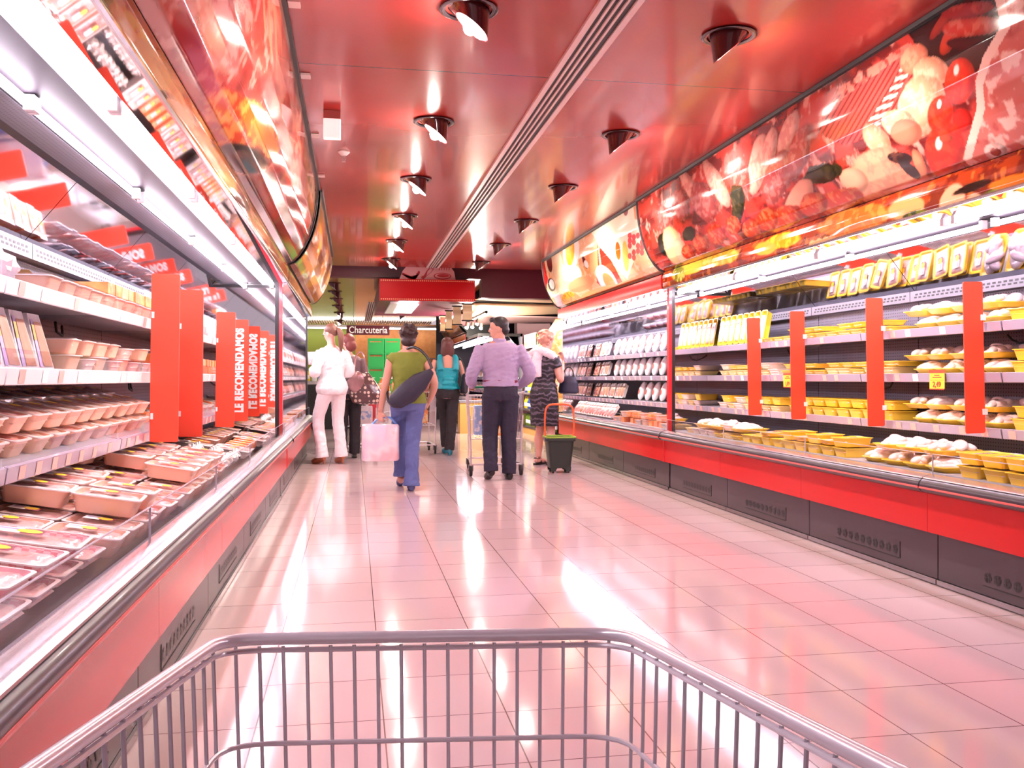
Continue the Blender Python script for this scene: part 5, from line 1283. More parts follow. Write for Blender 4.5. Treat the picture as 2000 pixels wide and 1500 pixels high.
# 3 --- woman in green top and jeans, walking away -------------------------------------------
def woman_green():
    p = W(797, 740, w=8.95); loc = (p.x, p.y, 0); H = 1.62; k = H/1.7
    root = person('woman in olive green top and blue jeans walking away carrying a paper roll pack', loc, 0, H, None)
    sp = spine(H, True, .02); b = MB(); b.loft([ering(s[:3], s[3]*.94, s[4]*.94) for s in sp])
    lim(b, [(0,.02,1.37),(0,.035,1.45),(0,.04,1.50)], [.056,.050,.052]); T, R_ = head(b, (.01,.05,1.52), -.15, -.05, .98)
    # right leg planted, left leg swung forward
    lim(b, [(.075,0,.88),(.045,-.01,.47),(.03,-.05,.09)], [.085,.058,.042]); foot(b, (.03,-.05,0), 0)
    lim(b, [(-.08,.02,.88),(-.07,.24,.52),(-.06,.16,.13)], [.085,.058,.042]); foot(b, (-.06,.26,0), 0, heel=.03); lim(b, [(-.06,.16,.13),(-.06,.25,.06)], [.042,.034])
    lim(b, [(-.165,.02,1.29),(-.225,.02,1.02),(-.27,.03,.78)], [.050,.039,.027]); hand(b, (-.27,.03,.78), (-.05,.1,-1), (.5,.9,0), .9, 1)
    lim(b, [(.165,.02,1.29),(.26,-.02,1.06),(.22,.13,.88)], [.050,.039,.027]); hand(b, (.22,.13,.88), (-.3,.6,-.7), (-.8,.2,-.2), .5, -1)
    blob(b, 'body', M['skin'], root); eyes(T, root, None, .98)
    b = MB(); b.loft([ering(s[:3], s[3]*1.04+.014, s[4]*1.04+.016) for s in sp if .84 < s[2] < 1.37]); lim(b, [(-.12,.01,1.33),(-.172,.015,1.27)], [.055,.062]); lim(b, [(.12,.01,1.33),(.172,.015,1.27)], [.055,.062])
    blob(b, 'top', cloth('olive_green_jersey', (.15,.19,.02), (.24,.29,.045), scale=7), root, .010, 4)
    b = MB(); b.loft([ering(s[:3], s[3]*1.02+.010, s[4]*1.04+.012) for s in sp if s[2] < .98])
    lim(b, [(.075,0,.86),(.045,-.01,.47),(.035,-.04,.20),(.03,-.05,.05)], [.100,.072,.066,.088]); lim(b, [(-.08,.02,.86),(-.07,.24,.52),(-.06,.17,.22),(-.06,.16,.12)], [.100,.072,.070,.085])
    blob(b, 'jeans', cloth('blue_denim', (.07,.10,.28), (.15,.20,.45), scale=6, bump=.15), root, .009, 3)
    b = MB(); b.ell(T(0,-.018,.035), (.092,.102,.095), None, 16, 12); b.ell(T(0,-.05,-.05), (.075,.055,.06), None, 14, 10)
    for q in range(26):
        a = R.uniform(0,2*PI); e = R.uniform(-.3,1.2); b.ell(T(.085*math.cos(a)*math.cos(e), -.03+.085*math.sin(a)*math.cos(e)-.02, .04+.08*math.sin(e)), (.022,.022,.02), None, 8, 6)
    blob(b, 'hair', cloth('dark_brown_hair', (.02,.010,.012), (.06,.03,.03), .5, 25), root, .009, 2)
    for ank, yw, hh in (((.03,-.05,0),0,0),((-.06,.26,0),0,.03)):
        b = MB(); foot(b, ank, yw, r=1.08, heel=hh); blob(b, 'shoe', cloth('blue_canvas_shoe', (.10,.12,.28)), root, .007, 1)
    # dark sling bag across her lower back
    q = empty('sling_bag', Vector(loc)+V(.02,-.215,1.0)); tag(q, 'dark navy sling bag slung across the back of the green top', 'bag')
    b = MB(); c = [(-.20,-.22),(.0,-.05),(.17,.13)]
    b.loft([[V(x,0,z)+V(-.70*rw*math.cos(a)*-1*.0,0,0)+V(.62,0,-.78)*(rw*math.cos(a))+V(0,1,0)*(th*math.sin(a)) for a in [2*PI*i/14 for i in range(14)]] for x,z,rw,th in ((-.20,-.15,.04,.03),(-.15,-.12,.085,.045),(-.03,-.03,.11,.055),(.08,.07,.095,.045),(.16,.14,.055,.03),(.20,.18,.03,.02))])
    blob(b, 'bag_body', cloth('navy_nylon', (.012,.010,.028), (.03,.026,.055), .5), q, .010, 2)
    b = MB(); lim(b, [(.20,.02,.20),(.15,.06,.32),(.06,.10,.40),(-.02,.18,.40),(-.12,.30,.30),(-.21,.28,.05),(-.22,.14,-.10),(-.18,.03,-.16)], [.014]*8, 8); b.build('strap', M['black'], q, True)
    # pack of paper rolls with carrying loop in her left hand
    hx = Vector(loc)+V(-.27,.05,.69)
    q = empty('paper_roll_pack', (hx.x+.0, hx.y, .295)); tag(q, 'white and pink shrink-wrapped paper roll pack with blue loop, carried low', 'pack')
    b = MB(); w_, d_, h_ = .37, .19, .36
    b.loft([[(x,y,z) for x,y in rrect(w_*s,d_*s,.05)] for z,s in ((0,.94),(.02,1),(.17,.985),(.34,1),(.36,.93))]); pk = ramp_noise(mat('printed_wrap', rough=.25, coat=.6), [(0,(.62,.58,.86)),(.40,(.86,.72,.84)),(.5,(.92,.84,.88)),(.62,(.90,.55,.60)),(1,(.88,.66,.70))], 4, 2)
    b.build('wrapped_rolls', pk, q, 60)
    b = MB()
    for i in range(4):
        for z in (.185,): b.tube([(-.15+.1*i,-.099,z-.006),(-.15+.1*i,-.099,z+.006)], .04, 10)
    b = MB(); lim(b, [(-.08,0,.355),(-.02,0,.41),(.08,0,.425),(.12,0,.40),(.16,0,.355)], [.010]*5, 8, 6); b.build('carry_loop', mat('blue_plastic_loop', (.18,.36,.80), .35), q, True)
woman_green()

# 4 --- woman in teal --------------------------------------------------------------------------
def woman_teal():
    p = W(874, 740, w=13.1); loc = (p.x, p.y, 0); H = 1.67
    root = person('woman in bright teal draped top and black trousers walking away', loc, .02, H, None)
    sp = spine(H, True, .03); b = MB(); b.loft([ering(s[:3], s[3]*.94, s[4]*.94) for s in sp])
    lim(b, [(0,.02,1.42),(0,.04,1.51),(0,.045,1.56)], [.056,.050,.052]); T, R_ = head(b, (0,.055,1.58), .05)
    lim(b, [(.08,0,.92),(.06,.0,.49),(.02,-.06,.09)], [.085,.060,.042]); foot(b, (.02,-.06,0), -.2, heel=.03)
    lim(b, [(-.08,.02,.92),(-.02,.24,.54),(.0,.20,.12)], [.085,.060,.042]); foot(b, (.0,.27,0), 0)
    lim(b, [(-.165,.03,1.36),(-.26,.0,1.12),(-.27,.24,.98)], [.048,.038,.026]); hand(b, (-.27,.24,.98), (0,.9,-.3), (.3,.2,-.8), .8, 1)
    lim(b, [(.165,.03,1.36),(.25,.02,1.10),(.25,.20,.95)], [.048,.038,.026]); hand(b, (.25,.20,.95), (0,.9,-.3), (-.3,.2,-.8), .8, -1)
    blob(b, 'body', M['skin'], root); eyes(T, root, None)
    b = MB(); b.loft([ering(s[:3], s[3]*1.05+.016, s[4]*1.05+.018) for s in sp if .9 < s[2] < 1.33]); 
    for s in (-1,1): lim(b, [(s*.11,-.095,1.22),(s*.115,-.05,1.36),(s*.105,.02,1.425),(s*.09,.10,1.33)], [.05,.045,.035,.04])
    b.ell((0,-.115,1.10), (.09,.03,.04)); b.ell((0,-.12,1.04), (.11,.03,.035)); b.ell((.01,-.115,.97), (.12,.035,.03))
    blob(b, 'top', cloth('teal_silk', (.0,.26,.34), (.01,.42,.50), .4, 9), root, .010, 3)
    b = MB(); b.loft([ering(s[:3], s[3]*1.02+.008, s[4]*1.02+.010) for s in sp if s[2] < 1.0]); lim(b, [(.08,0,.90),(.06,.0,.49),(.02,-.05,.07)], [.100,.074,.072]); lim(b, [(-.08,.02,.90),(-.02,.24,.54),(.0,.21,.10)], [.100,.074,.070])
    blob(b, 'trousers', bpy.data.materials['black_trouser_cloth'], root, .010, 3)
    b = MB(); b.ell(T(0,-.018,.035), (.090,.104,.095), None, 16, 12); b.loft([ering(T(0,-.035,z), rx, ry) for z,rx,ry in ((.05,.088,.08),(-.03,.098,.075),(-.10,.102,.06),(-.15,.095,.045),(-.17,.07,.03))]); blob(b, 'hair', cloth('chestnut_hair', (.07,.022,.016), (.15,.05,.04), .45, 30, (8,8,1)), root, .009, 2)
    for ank, yw, hh in (((.02,-.06,0),-.2,.03),((.0,.27,0),0,0)):
        b = MB(); foot(b, ank, yw, r=1.08, heel=hh); b.tube([V(ank[0],ank[1]-.05,.05),V(ank[0],ank[1]-.05,0)], [.02,.014], 8); blob(b, 'shoe', cloth('teal_suede_shoe', (.02,.20,.28)), root, .007, 1)
    q = empty('handbag', Vector(loc)+V(.25,-.04,1.05)); tag(q, 'black handbag hanging at the side of the woman in teal', 'bag')
    b = MB(); b.loft([ering((0,0,z), rx, ry) for z,rx,ry in ((-.17,.05,.12),(-.15,.07,.16),(0,.065,.15),(.10,.045,.11),(.13,.02,.08))]); blob(b, 'bag_body', mat('black_bag_leather', (.02,.014,.022), .4), q, .010, 2)
    b = MB(); lim(b, [(0,-.09,.11),(-.04,-.05,.28),(-.08,.02,.36),(-.04,.07,.28),(0,.08,.11)], [.009]*5, 8); b.build('strap', M['black'], q, True)
woman_teal()

# 5 --- man in lilac shirt ------------------------------------------------------------------------
def man():
    p = W(978, 740, w=9.95); loc = (p.x, p.y, 0); H = 1.76
    root = person('man in lilac shirt and dark trousers pushing a loaded trolley, head turned sideways', loc, .05, H, None)
    sp = spine(H, False, .06); b = MB(); b.loft([ering(s[:3], s[3]*.94, s[4]*.94) for s in sp])
    lim(b, [(0,.06,1.50),(0,.075,1.585),(0,.08,1.63)], [.066,.060,.060]); T, R_ = head(b, (-.01,.085,1.655), 1.25, -.1, 1.06)
    lim(b, [(.095,0,.95),(.09,.0,.51),(.085,-.05,.09)], [.092,.066,.046]); foot(b, (.085,-.05,0), -.12, r=1.1)
    lim(b, [(-.095,.0,.95),(-.115,.03,.51),(-.13,-.12,.14)], [.092,.066,.046]); foot(b, (-.13,-.10,0), .05, r=1.1, heel=.05)
    lim(b, [(-.20,.06,1.43),(-.31,.02,1.15),(-.27,.26,1.02)], [.056,.045,.030]); hand(b, (-.27,.26,1.02), (.1,.95,-.1), (.1,0,-1), .9, -1)
    lim(b, [(.20,.06,1.43),(.32,.0,1.16),(.25,.25,1.02)], [.056,.045,.030]); hand(b, (.25,.25,1.02), (-.1,.95,-.1), (-.1,0,-1), .9, 1)
    blob(b, 'body', M['skin'], root); eyes(T, root, None, 1.06)
    b = MB(); b.loft([ering(s[:3], s[3]*1.05+.022, s[4]*1.05+.024) for s in sp if .99 < s[2] < 1.50]); lim(b, [(-.19,.06,1.44),(-.32,.01,1.15),(-.275,.24,1.03)], [.088,.072,.050]); lim(b, [(.19,.06,1.44),(.33,-.01,1.16),(.255,.23,1.03)], [.088,.072,.050])
    b.loft([ering((0,.055,z), r, r*.95) for z, r in ((1.49,.085),(1.545,.078))])
    blob(b, 'shirt', cloth('lilac_shirt_cotton', (.34,.27,.46), (.46,.38,.58), scale=6, bump=.5, dist=.4), root, .010, 4)
    b = MB(); b.loft([ering(s[:3], s[3]*1.02+.012, s[4]*1.02+.016) for s in sp if s[2] < 1.08]); lim(b, [(.095,0,.92),(.09,.0,.51),(.088,-.035,.20),(.085,-.04,.06)], [.118,.090,.078,.082]); lim(b, [(-.095,.0,.92),(-.115,.03,.51),(-.13,-.09,.22),(-.13,-.11,.10)], [.118,.090,.078,.082])
    blob(b, 'trousers', cloth('navy_trouser_cloth', (.012,.010,.028), (.035,.03,.06)), root, .010, 3)
    b = MB(); b.loft([ering((sp[3][0],sp[3][1],z), sp[2][3]*1.02+.020, sp[2][4]*1.02+.024) for z in (1.055,1.085)]); b.build('belt', mat('dark_red_belt', (.22,.02,.05), .4), root, 60)
    b = MB(); b.ell(T(0,-.025,.045), (.086,.098,.088), (-.1,0,1.25), 16, 12); b.ell(T(0,-.07,-.02), (.066,.05,.06), (0,0,1.25), 12, 8); b.ell(T(0,.045,.095), (.06,.045,.032), (0,0,1.25), 12, 8); blob(b, 'hair', cloth('black_hair', (.010,.008,.012), (.03,.025,.03), .5, 25), root, .009, 2)
    for ank, yw, hh in (((.085,-.05,0),-.12,0),((-.13,-.10,0),.05,.05)):
        b = MB(); foot(b, ank, yw, r=1.22, heel=hh); blob(b, 'shoe', M['black'], root, .007, 1)
    return loc
MAN = man()

# 6 --- woman in black dress --------------------------------------------------------------------
def woman_black():
    p = W(1062, 740, w=11.6); loc = (p.x, p.y, 0); H = 1.68
    root = person('curly-haired woman in black patterned dress with white cardigan over her shoulders, hand raised', loc, -.95, H, None)
    sp = spine(H, True, .03); b = MB(); b.loft([ering(s[:3], s[3]*.94, s[4]*.94) for s in sp])
    lim(b, [(0,.02,1.43),(0,.04,1.52),(0,.045,1.57)], [.056,.050,.052]); T, R_ = head(b, (0,.055,1.59), -.15, -.12)
    lim(b, [(-.085,0,.93),(-.085,.02,.49),(-.08,-.01,.10)], [.085,.056,.036]); foot(b, (-.08,-.02,0), .1, heel=.015); lim(b, [(-.08,.01,.42),(-.08,-.02,.33),(-.08,-.01,.2)], [.045,.052,.038])
    lim(b, [(.085,0,.93),(.085,.04,.49),(.10,.05,.10)], [.085,.056,.036]); foot(b, (.10,.04,0), -.2, heel=.015); lim(b, [(.09,.03,.42),(.095,.01,.33),(.10,.04,.2)], [.045,.052,.038])
    lim(b, [(.165,.02,1.37),(.20,.10,1.08),(.08,.27,1.32)], [.050,.040,.027]); hand(b, (.08,.27,1.32), (-.15,.1,1), (-.3,-.9,0), .5, 1)
    lim(b, [(-.165,.02,1.37),(-.20,.05,1.10),(-.12,.24,1.05)], [.050,.040,.027]); hand(b, (-.12,.24,1.05), (.1,.9,-.1), (0,0,-1), .7, -1)
    blob(b, 'body', M['skinpink'], root); eyes(T, root, None)
    m = mat('black_patterned_dress', (.02,.015,.025), .6); N, L, bs = nodes(m); tc = N.new('ShaderNodeTexCoord'); wv = N.new('ShaderNodeTexWave'); wv.inputs['Scale'].default_value = 5; wv.inputs['Distortion'].default_value = 7; wv.inputs['Detail Scale'].default_value = 2.2
    mp = N.new('ShaderNodeMapping'); mp.inputs['Rotation'].default_value = (0, PI/2, 0)
    rp = N.new('ShaderNodeValToRGB'); rp.color_ramp.elements[0].position = .55; rp.color_ramp.elements[0].color = (.012,.009,.016,1); rp.color_ramp.elements[1].position = .9; rp.color_ramp.elements[1].color = (.12,.09,.13,1)
    L.new(tc.outputs['Object'], mp.inputs[0]); L.new(mp.outputs[0], wv.inputs['Vector']); L.new(wv.outputs['Fac'], rp.inputs['Fac']); L.new(rp.outputs[0], bs.inputs['Base Color'])
    b = MB(); b.loft([ering((0,.015,z), rx, ry) for z,rx,ry in ((.50,.205,.155),(.62,.205,.160),(.76,.205,.160))]+[ering(s[:3], s[3]*1.06+.022, s[4]*1.06+.024) for s in sp if .86 < s[2] < 1.43])
    lim(b, [(.15,.02,1.37),(.185,.05,1.24)], [.075,.075]); lim(b, [(-.15,.02,1.37),(-.185,.04,1.24)], [.075,.075])
    blob(b, 'dress', m, root, .010, 3)
    b = MB(); b.ell(T(0,-.012,.04), (.096,.108,.098), None, 16, 12)
    for q in range(70):
        a = R.uniform(0,2*PI); e = R.uniform(-.9,1.3); y = .105*math.sin(a)*math.cos(e)
        if y > .03 and e < .5: continue
        b.ell(T(.10*math.cos(a)*math.cos(e), y-.02, .03+.10*math.sin(e)), (.024,.024,.022), None, 8, 6)
    blob(b, 'hair', cloth('strawberry_curls', (.42,.16,.10), (.66,.33,.26), .5, 40, bump=.6), root, .008, 1)
    b = MB(); wm = cloth('white_cardigan_knit', (.78,.66,.76), (.90,.80,.88), scale=16, bump=.5)
    lim(b, [(-.22,.06,1.06),(-.215,.0,1.22),(-.17,-.05,1.38),(-.06,-.09,1.45),(.06,-.09,1.45),(.16,-.03,1.40),(.17,.09,1.32),(.10,.14,1.24)], [.040,.055,.062,.055,.055,.055,.045,.03])
    lim(b, [(-.14,-.10,1.38),(-.17,-.13,1.20),(-.16,-.12,1.05)], [.05,.065,.045]); lim(b, [(0,-.10,1.42),(0,-.14,1.25),(.02,-.13,1.12)], [.06,.07,.05])
    blob(b, 'cardigan', wm, root, .010, 3)
    b = MB(); b.tube([V(.085,.262,1.30)+V(.034*math.cos(t),.010*math.sin(t)*3,.034*math.sin(t)*.3) for t in [k*PI/8 for k in range(17)]], .006, 6); b.build('bracelet', mat('gold_bangle', (.8,.5,.15), .25, metal=1), root, True)
    for ank, yw in (((-.08,-.02,0),.1),((.10,.04,0),-.2)):
        d = V(-math.sin(yw), math.cos(yw), 0); a = V(*ank); b = MB()
        b.loft([[a+d*t+V(d.y*s*w,-d.x*s*w,0)+V(0,0,z) for s, z in ((-1,0),(1,0),(1,.022),(-1,.022))] for t, w in ((-.07,.026),(-.03,.036),(.06,.038),(.13,.042),(.18,.03))])
        for t in (.02,.10): b.tube([a+d*t+V(d.y*.043*math.cos(k*PI/8),-d.x*.043*math.cos(k*PI/8),.015+.052*math.sin(k*PI/8)*(1 if t < .05 else .8)) for k in range(9)], .008, 6)
        b.tube([a+V(.038*math.cos(k*PI/8),.045*math.sin(k*PI/8)-.02,.085) for k in range(17)], .005, 6)
        b.build('sandal', M['black'], root, True)
    q = empty('handbag', Vector(loc)+Euler((0,0,-.95)).to_matrix() @ V(.23,.22,1.05), -.7); tag(q, 'dark blue handbag hanging from the forearm of the woman in the black dress', 'bag')
    b = MB(); b.loft([ering((0,0,z), rx, ry) for z,rx,ry in ((-.14,.12,.04),(-.12,.15,.055),(0,.13,.05),(.08,.09,.03))]); blob(b, 'bag_body', mat('dark_blue_bag', (.03,.03,.07), .45), q, .010, 2)
    b = MB(); lim(b, [(-.08,0,.07),(-.05,0,.17),(0,0,.20),(.05,0,.17),(.08,0,.07)], [.008]*5, 8); b.build('strap', M['black'], q, True)
woman_black()
# ================================================================== THINGS IN THE AISLE
def rolling_basket():
    p = W(1092, 740, w=10.7); x, y = p.x, p.y
    root = empty('rolling_basket', (x, y, 0), -.05); tag(root, 'dark green rolling basket with lime rim and raised orange handle standing on the tiles', 'shopping basket')
    m = mat('dark_green_plastic', (.022,.032,.026), .45)
    def shell(w0,d0,w1,d1,z0,z1,m_,name,par,t=.006):
        b = MB(); r = lambda w,d,z: [(x_,y_,z) for x_,y_ in rrect(w,d,.035)]
        b.loft([r(w0,d0,z0), r(w1,d1,z1), r(w1-2*t,d1-2*t,z1), r(w0-2*t,d0-2*t,z0+t)]); return b.build(name, m_, par, 40)
    o = shell(.245,.24,.315,.30,.055,.40,m,'tub',root)
    b = MB()   # front skirt with arched cut-out
    pts = [(-.122,.06)]+[(-.122,.0+.02)]+[(-.075,.02)]+[(-.06*math.cos(k*PI/8),.02+.05*math.sin(k*PI/8)) for k in range(9)]+[(.075,.02),(.122,.02),(.122,.06)]
    pts = [(-.122,.075),(-.118,.02),(-.065,.02)]+[(-.06*math.cos(k*PI/8),.022+.045*math.sin(k*PI/8)) for k in range(9)]+[(.065,.02),(.118,.02),(.122,.075)]
    b.prism_y(pts, -.122, -.112); b.prism_y(pts, .112, .122); b.build('skirt', m, root)
    b = MB(); b.loft([[(x_,y_,z) for x_,y_ in rrect(w,d,.04)] for w,d,z in ((.312,.297,.372),(.345,.33,.376),(.345,.33,.40),(.312,.297,.402))], cap=False); b.build('collar', m, root, 40)
    b = MB(); pr = [Vector((x_,y_,.418)) for x_,y_ in rrect(.345,.33,.04)]; b.tube(pr+[pr[0]], .011, 8); b.build('lime_rim', mat('lime_plastic', (.24,.42,.02), .4), root, True)
    b = MB(); lim(b, [(-.165,-.02,.41),(-.175,-.02,.52),(-.165,-.02,.72),(-.12,-.02,.79),(0,-.02,.80),(.12,-.02,.79),(.165,-.02,.72),(.175,-.02,.52),(.165,-.02,.41)], [.010]*2+[.011,.012,.014,.012,.011]+[.010]*2, 10); b.build('handle', mat('orange_plastic', (.90,.14,.04), .35), root, True)
    for sx in (-1,1):
        b = MB(); b.box(sx*.168-.014, sx*.168+.014, -.05, .01, .36, .415); b.build('handle_hinge', M['grey'], root, bevel=.004)
        for sy in (-1,1):
            b = MB(); b.tube([(sx*.09-.012, sy*.10, .022),(sx*.09+.012, sy*.10, .022)], .022, 12); b.build('wheel', M['black'], root, 40)
rolling_basket()
green = mat('green_seat_flap', (.01,.16,.06), .4)
kA = cart('shopping_trolley', (1.36,11.10,.90), (1.84,11.10,.90), (1.27,10.12,.955), (1.91,10.12,.955), 'loaded wire trolley pushed by the man in the lilac shirt', .42, nf=12, ns=16, wr=.003, handlemat=mat('green_handle', (.03,.30,.14), .4))
b = MB(); b.box(-.16,.16,-.40,-.39,.70,.88); b.build('seat_flap', green, kA)
kB = cart('shopping_trolley', (.82,14.05,.90), (1.16,14.05,.90), (.74,13.28,.955), (1.20,13.28,.955), 'wire trolley with red bag in front of the woman in teal', .42, nf=10, ns=14, wr=.003)
kC = cart('shopping_trolley', (.20,13.95,.90), (.56,13.82,.90), (-.16,13.12,.955), (.32,13.00,.955), 'wire trolley with red and blue packs beside the patterned bag', .42, nf=10, ns=14, wr=.003)
def pack(name, label, loc, size, m, rz=0, stripe=None, cat='pack'):
    q = empty(name, loc, rz); tag(q, label, cat); w_, d_, h_ = size
    b = MB(); b.loft([[(x,y,z) for x,y in rrect(w_*s,d_*s,min(w_,d_)*.15)] for z,s in ((0,.95),(h_*.08,1),(h_*.92,1),(h_,.94))]); b.build('wrap', m, q, 60)
    if stripe:
        b = MB(); b.box(-w_*.40,w_*.40,-d_/2-.003,-d_/2-.0005,h_*.25,h_*.7); b.build('printed_band', stripe, q)
    return q
bluep = ramp_noise(mat('blue_print', rough=.4), [(0,(.15,.28,.62)),(.5,(.35,.48,.75)),(.56,(.85,.80,.86)),(1,(.88,.82,.86))], 14, 3)
redp = ramp_noise(mat('red_stripe_print', rough=.4), [(0,(.62,.03,.05)),(.55,(.70,.05,.07)),(.6,(.9,.75,.75)),(1,(.9,.8,.8))], 6, 2)
orange = ramp_noise(mat('orange_snack_bag', rough=.25, coat=.5), [(0,(.85,.10,.03)),(.5,(.90,.30,.05)),(.6,(.95,.75,.4)),(1,(.7,.05,.03))], 9, 3)
pack('carton_pack', 'white and blue printed pack inside the trolley beside the patterned bag', (.15,13.32,.45), (.24,.18,.26), M['white_film'], .0, bluep)
pack('carton_pack', 'red striped pack standing inside the trolley beside the patterned bag', (.29,13.52,.45), (.15,.16,.40), redp, .1)
pack('carton_pack', 'pale leaflet pack standing in the trolley behind the red striped pack', (.33,13.70,.45), (.13,.10,.42), bluep, .1)
pack('water_pack', 'blue and white wrapped bottle pack in the lilac-shirted man\'s trolley', (1.47,10.5,.45), (.18,.2,.34), bluep, 0)
pack('snack_bag', 'orange bag lying in the trolley of the man in lilac', (1.72,10.5,.44), (.22,.2,.2), orange, .2, cat='bag')
pack('snack_bag', 'red bag lying in the trolley before the woman in teal', (.96,13.62,.44), (.22,.22,.2), orange, .3, cat='bag')
# produce basket heap behind the trolley
def snack_stand():
    root = empty('snack_display', (.50,15.2,0)); tag(root, 'low white display stand heaped under snack bags, before the green crates', 'display stand')
    b = MB(); b.box(-.30,.30,-.22,.22,.0,.78); b.build('stand_body', M['white'], root); b = MB(); b.box(-.31,.31,-.235,-.215,.72,.80); b.build('front_lip', M['rail'], root)
    rg = random.Random(4)
    for i in range(9):
        q = empty('snack_bag', (.50+(-.22+.22*(i % 3)), 15.2+(-.13+.13*(i//3)), .782), rg.uniform(-.15,.15)); tag(q, 'shiny red and orange snack bag heaped on the white display stand', 'bag', 'snack bags on the display stand')
        b = MB(); b.ell((0,0,.07+.05*(i//3)), (.10,.06,.07+.05*(i//3)), None, 14, 10); b.build('bag', orange if i % 3 else M['white_film'], q, True)
        b = MB(); b.tube([(-.07,0,.135+.1*(i//3)),(.07,0,.135+.1*(i//3))], .008, 6); b.build('seal', M['white'], q)
snack_stand()

# ================================================================== GREEN CRATES
M['crate'] = mat('green_crate_plastic', (.015,.42,.09), .4); M['crated'] = mat('dark_crate_opening', (.01,.05,.015), .6)
def crate_mesh(w_=.285, d_=.38, h_=.262):
    b = MB(); t = .012
    for s in (-1,1):
        # front/back faces: frame with hand hole and ribs
        y0, y1 = (s*d_/2-s*t, s*d_/2); y0, y1 = min(y0,y1), max(y0,y1)
        b.box(-w_/2,w_/2,y0,y1,0,.030); b.box(-w_/2,w_/2,y0,y1,.225,h_-.004); b.box(-w_/2,-w_/2+.03,y0,y1,.03,.225); b.box(w_/2-.03,w_/2,y0,y1,.03,.225)
        b.box(-w_/2+.03,w_/2-.03,(y0+y1)/2-.002,(y0+y1)/2+.002,.03,.185)
        for k in range(5): b.box(-.095+.0475*k-.005,-.095+.0475*k+.005,y0,y1,.03,.185)
        b.box(-w_/2+.03,w_/2-.03,y0,y1,.175,.19)
        b.box(-w_/2-.004,w_/2+.004,s*d_/2-.004,s*d_/2+.004,h_-.02,h_-.002)
        x0, x1 = (s*w_/2-s*t, s*w_/2); x0, x1 = min(x0,x1), max(x0,x1)
        b.box(x0,x1,-d_/2+t,d_/2-t,0,h_-.004)
    b.box(-w_/2,w_/2,-d_/2,d_/2,0,.012)
    return b.mesh('crate', M['crate'])
cm = crate_mesh()
mesh_label = MB(); mesh_label.box(-.07,.07,-.1945,-.1905,.05,.12); lm = mesh_label.mesh('label', M['lab_white'])
for c in range(2):
    for k in range(7):
        o = bpy.data.objects.new('plastic_crate', cm); COL.objects.link(o); o.location = (.40+c*.295, 16.9, .001+k*.263)
        tag(o, 'green plastic crate in the %s stack, %s up from the floor' % (('first' , 'second')[c]+' green', ORD[k]), 'crate', 'stacked green crates')
        if (c, k) in ((1,4),(1,2),(0,3)):
            q = bpy.data.objects.new('crate_label', lm); COL.objects.link(q); q.parent = o

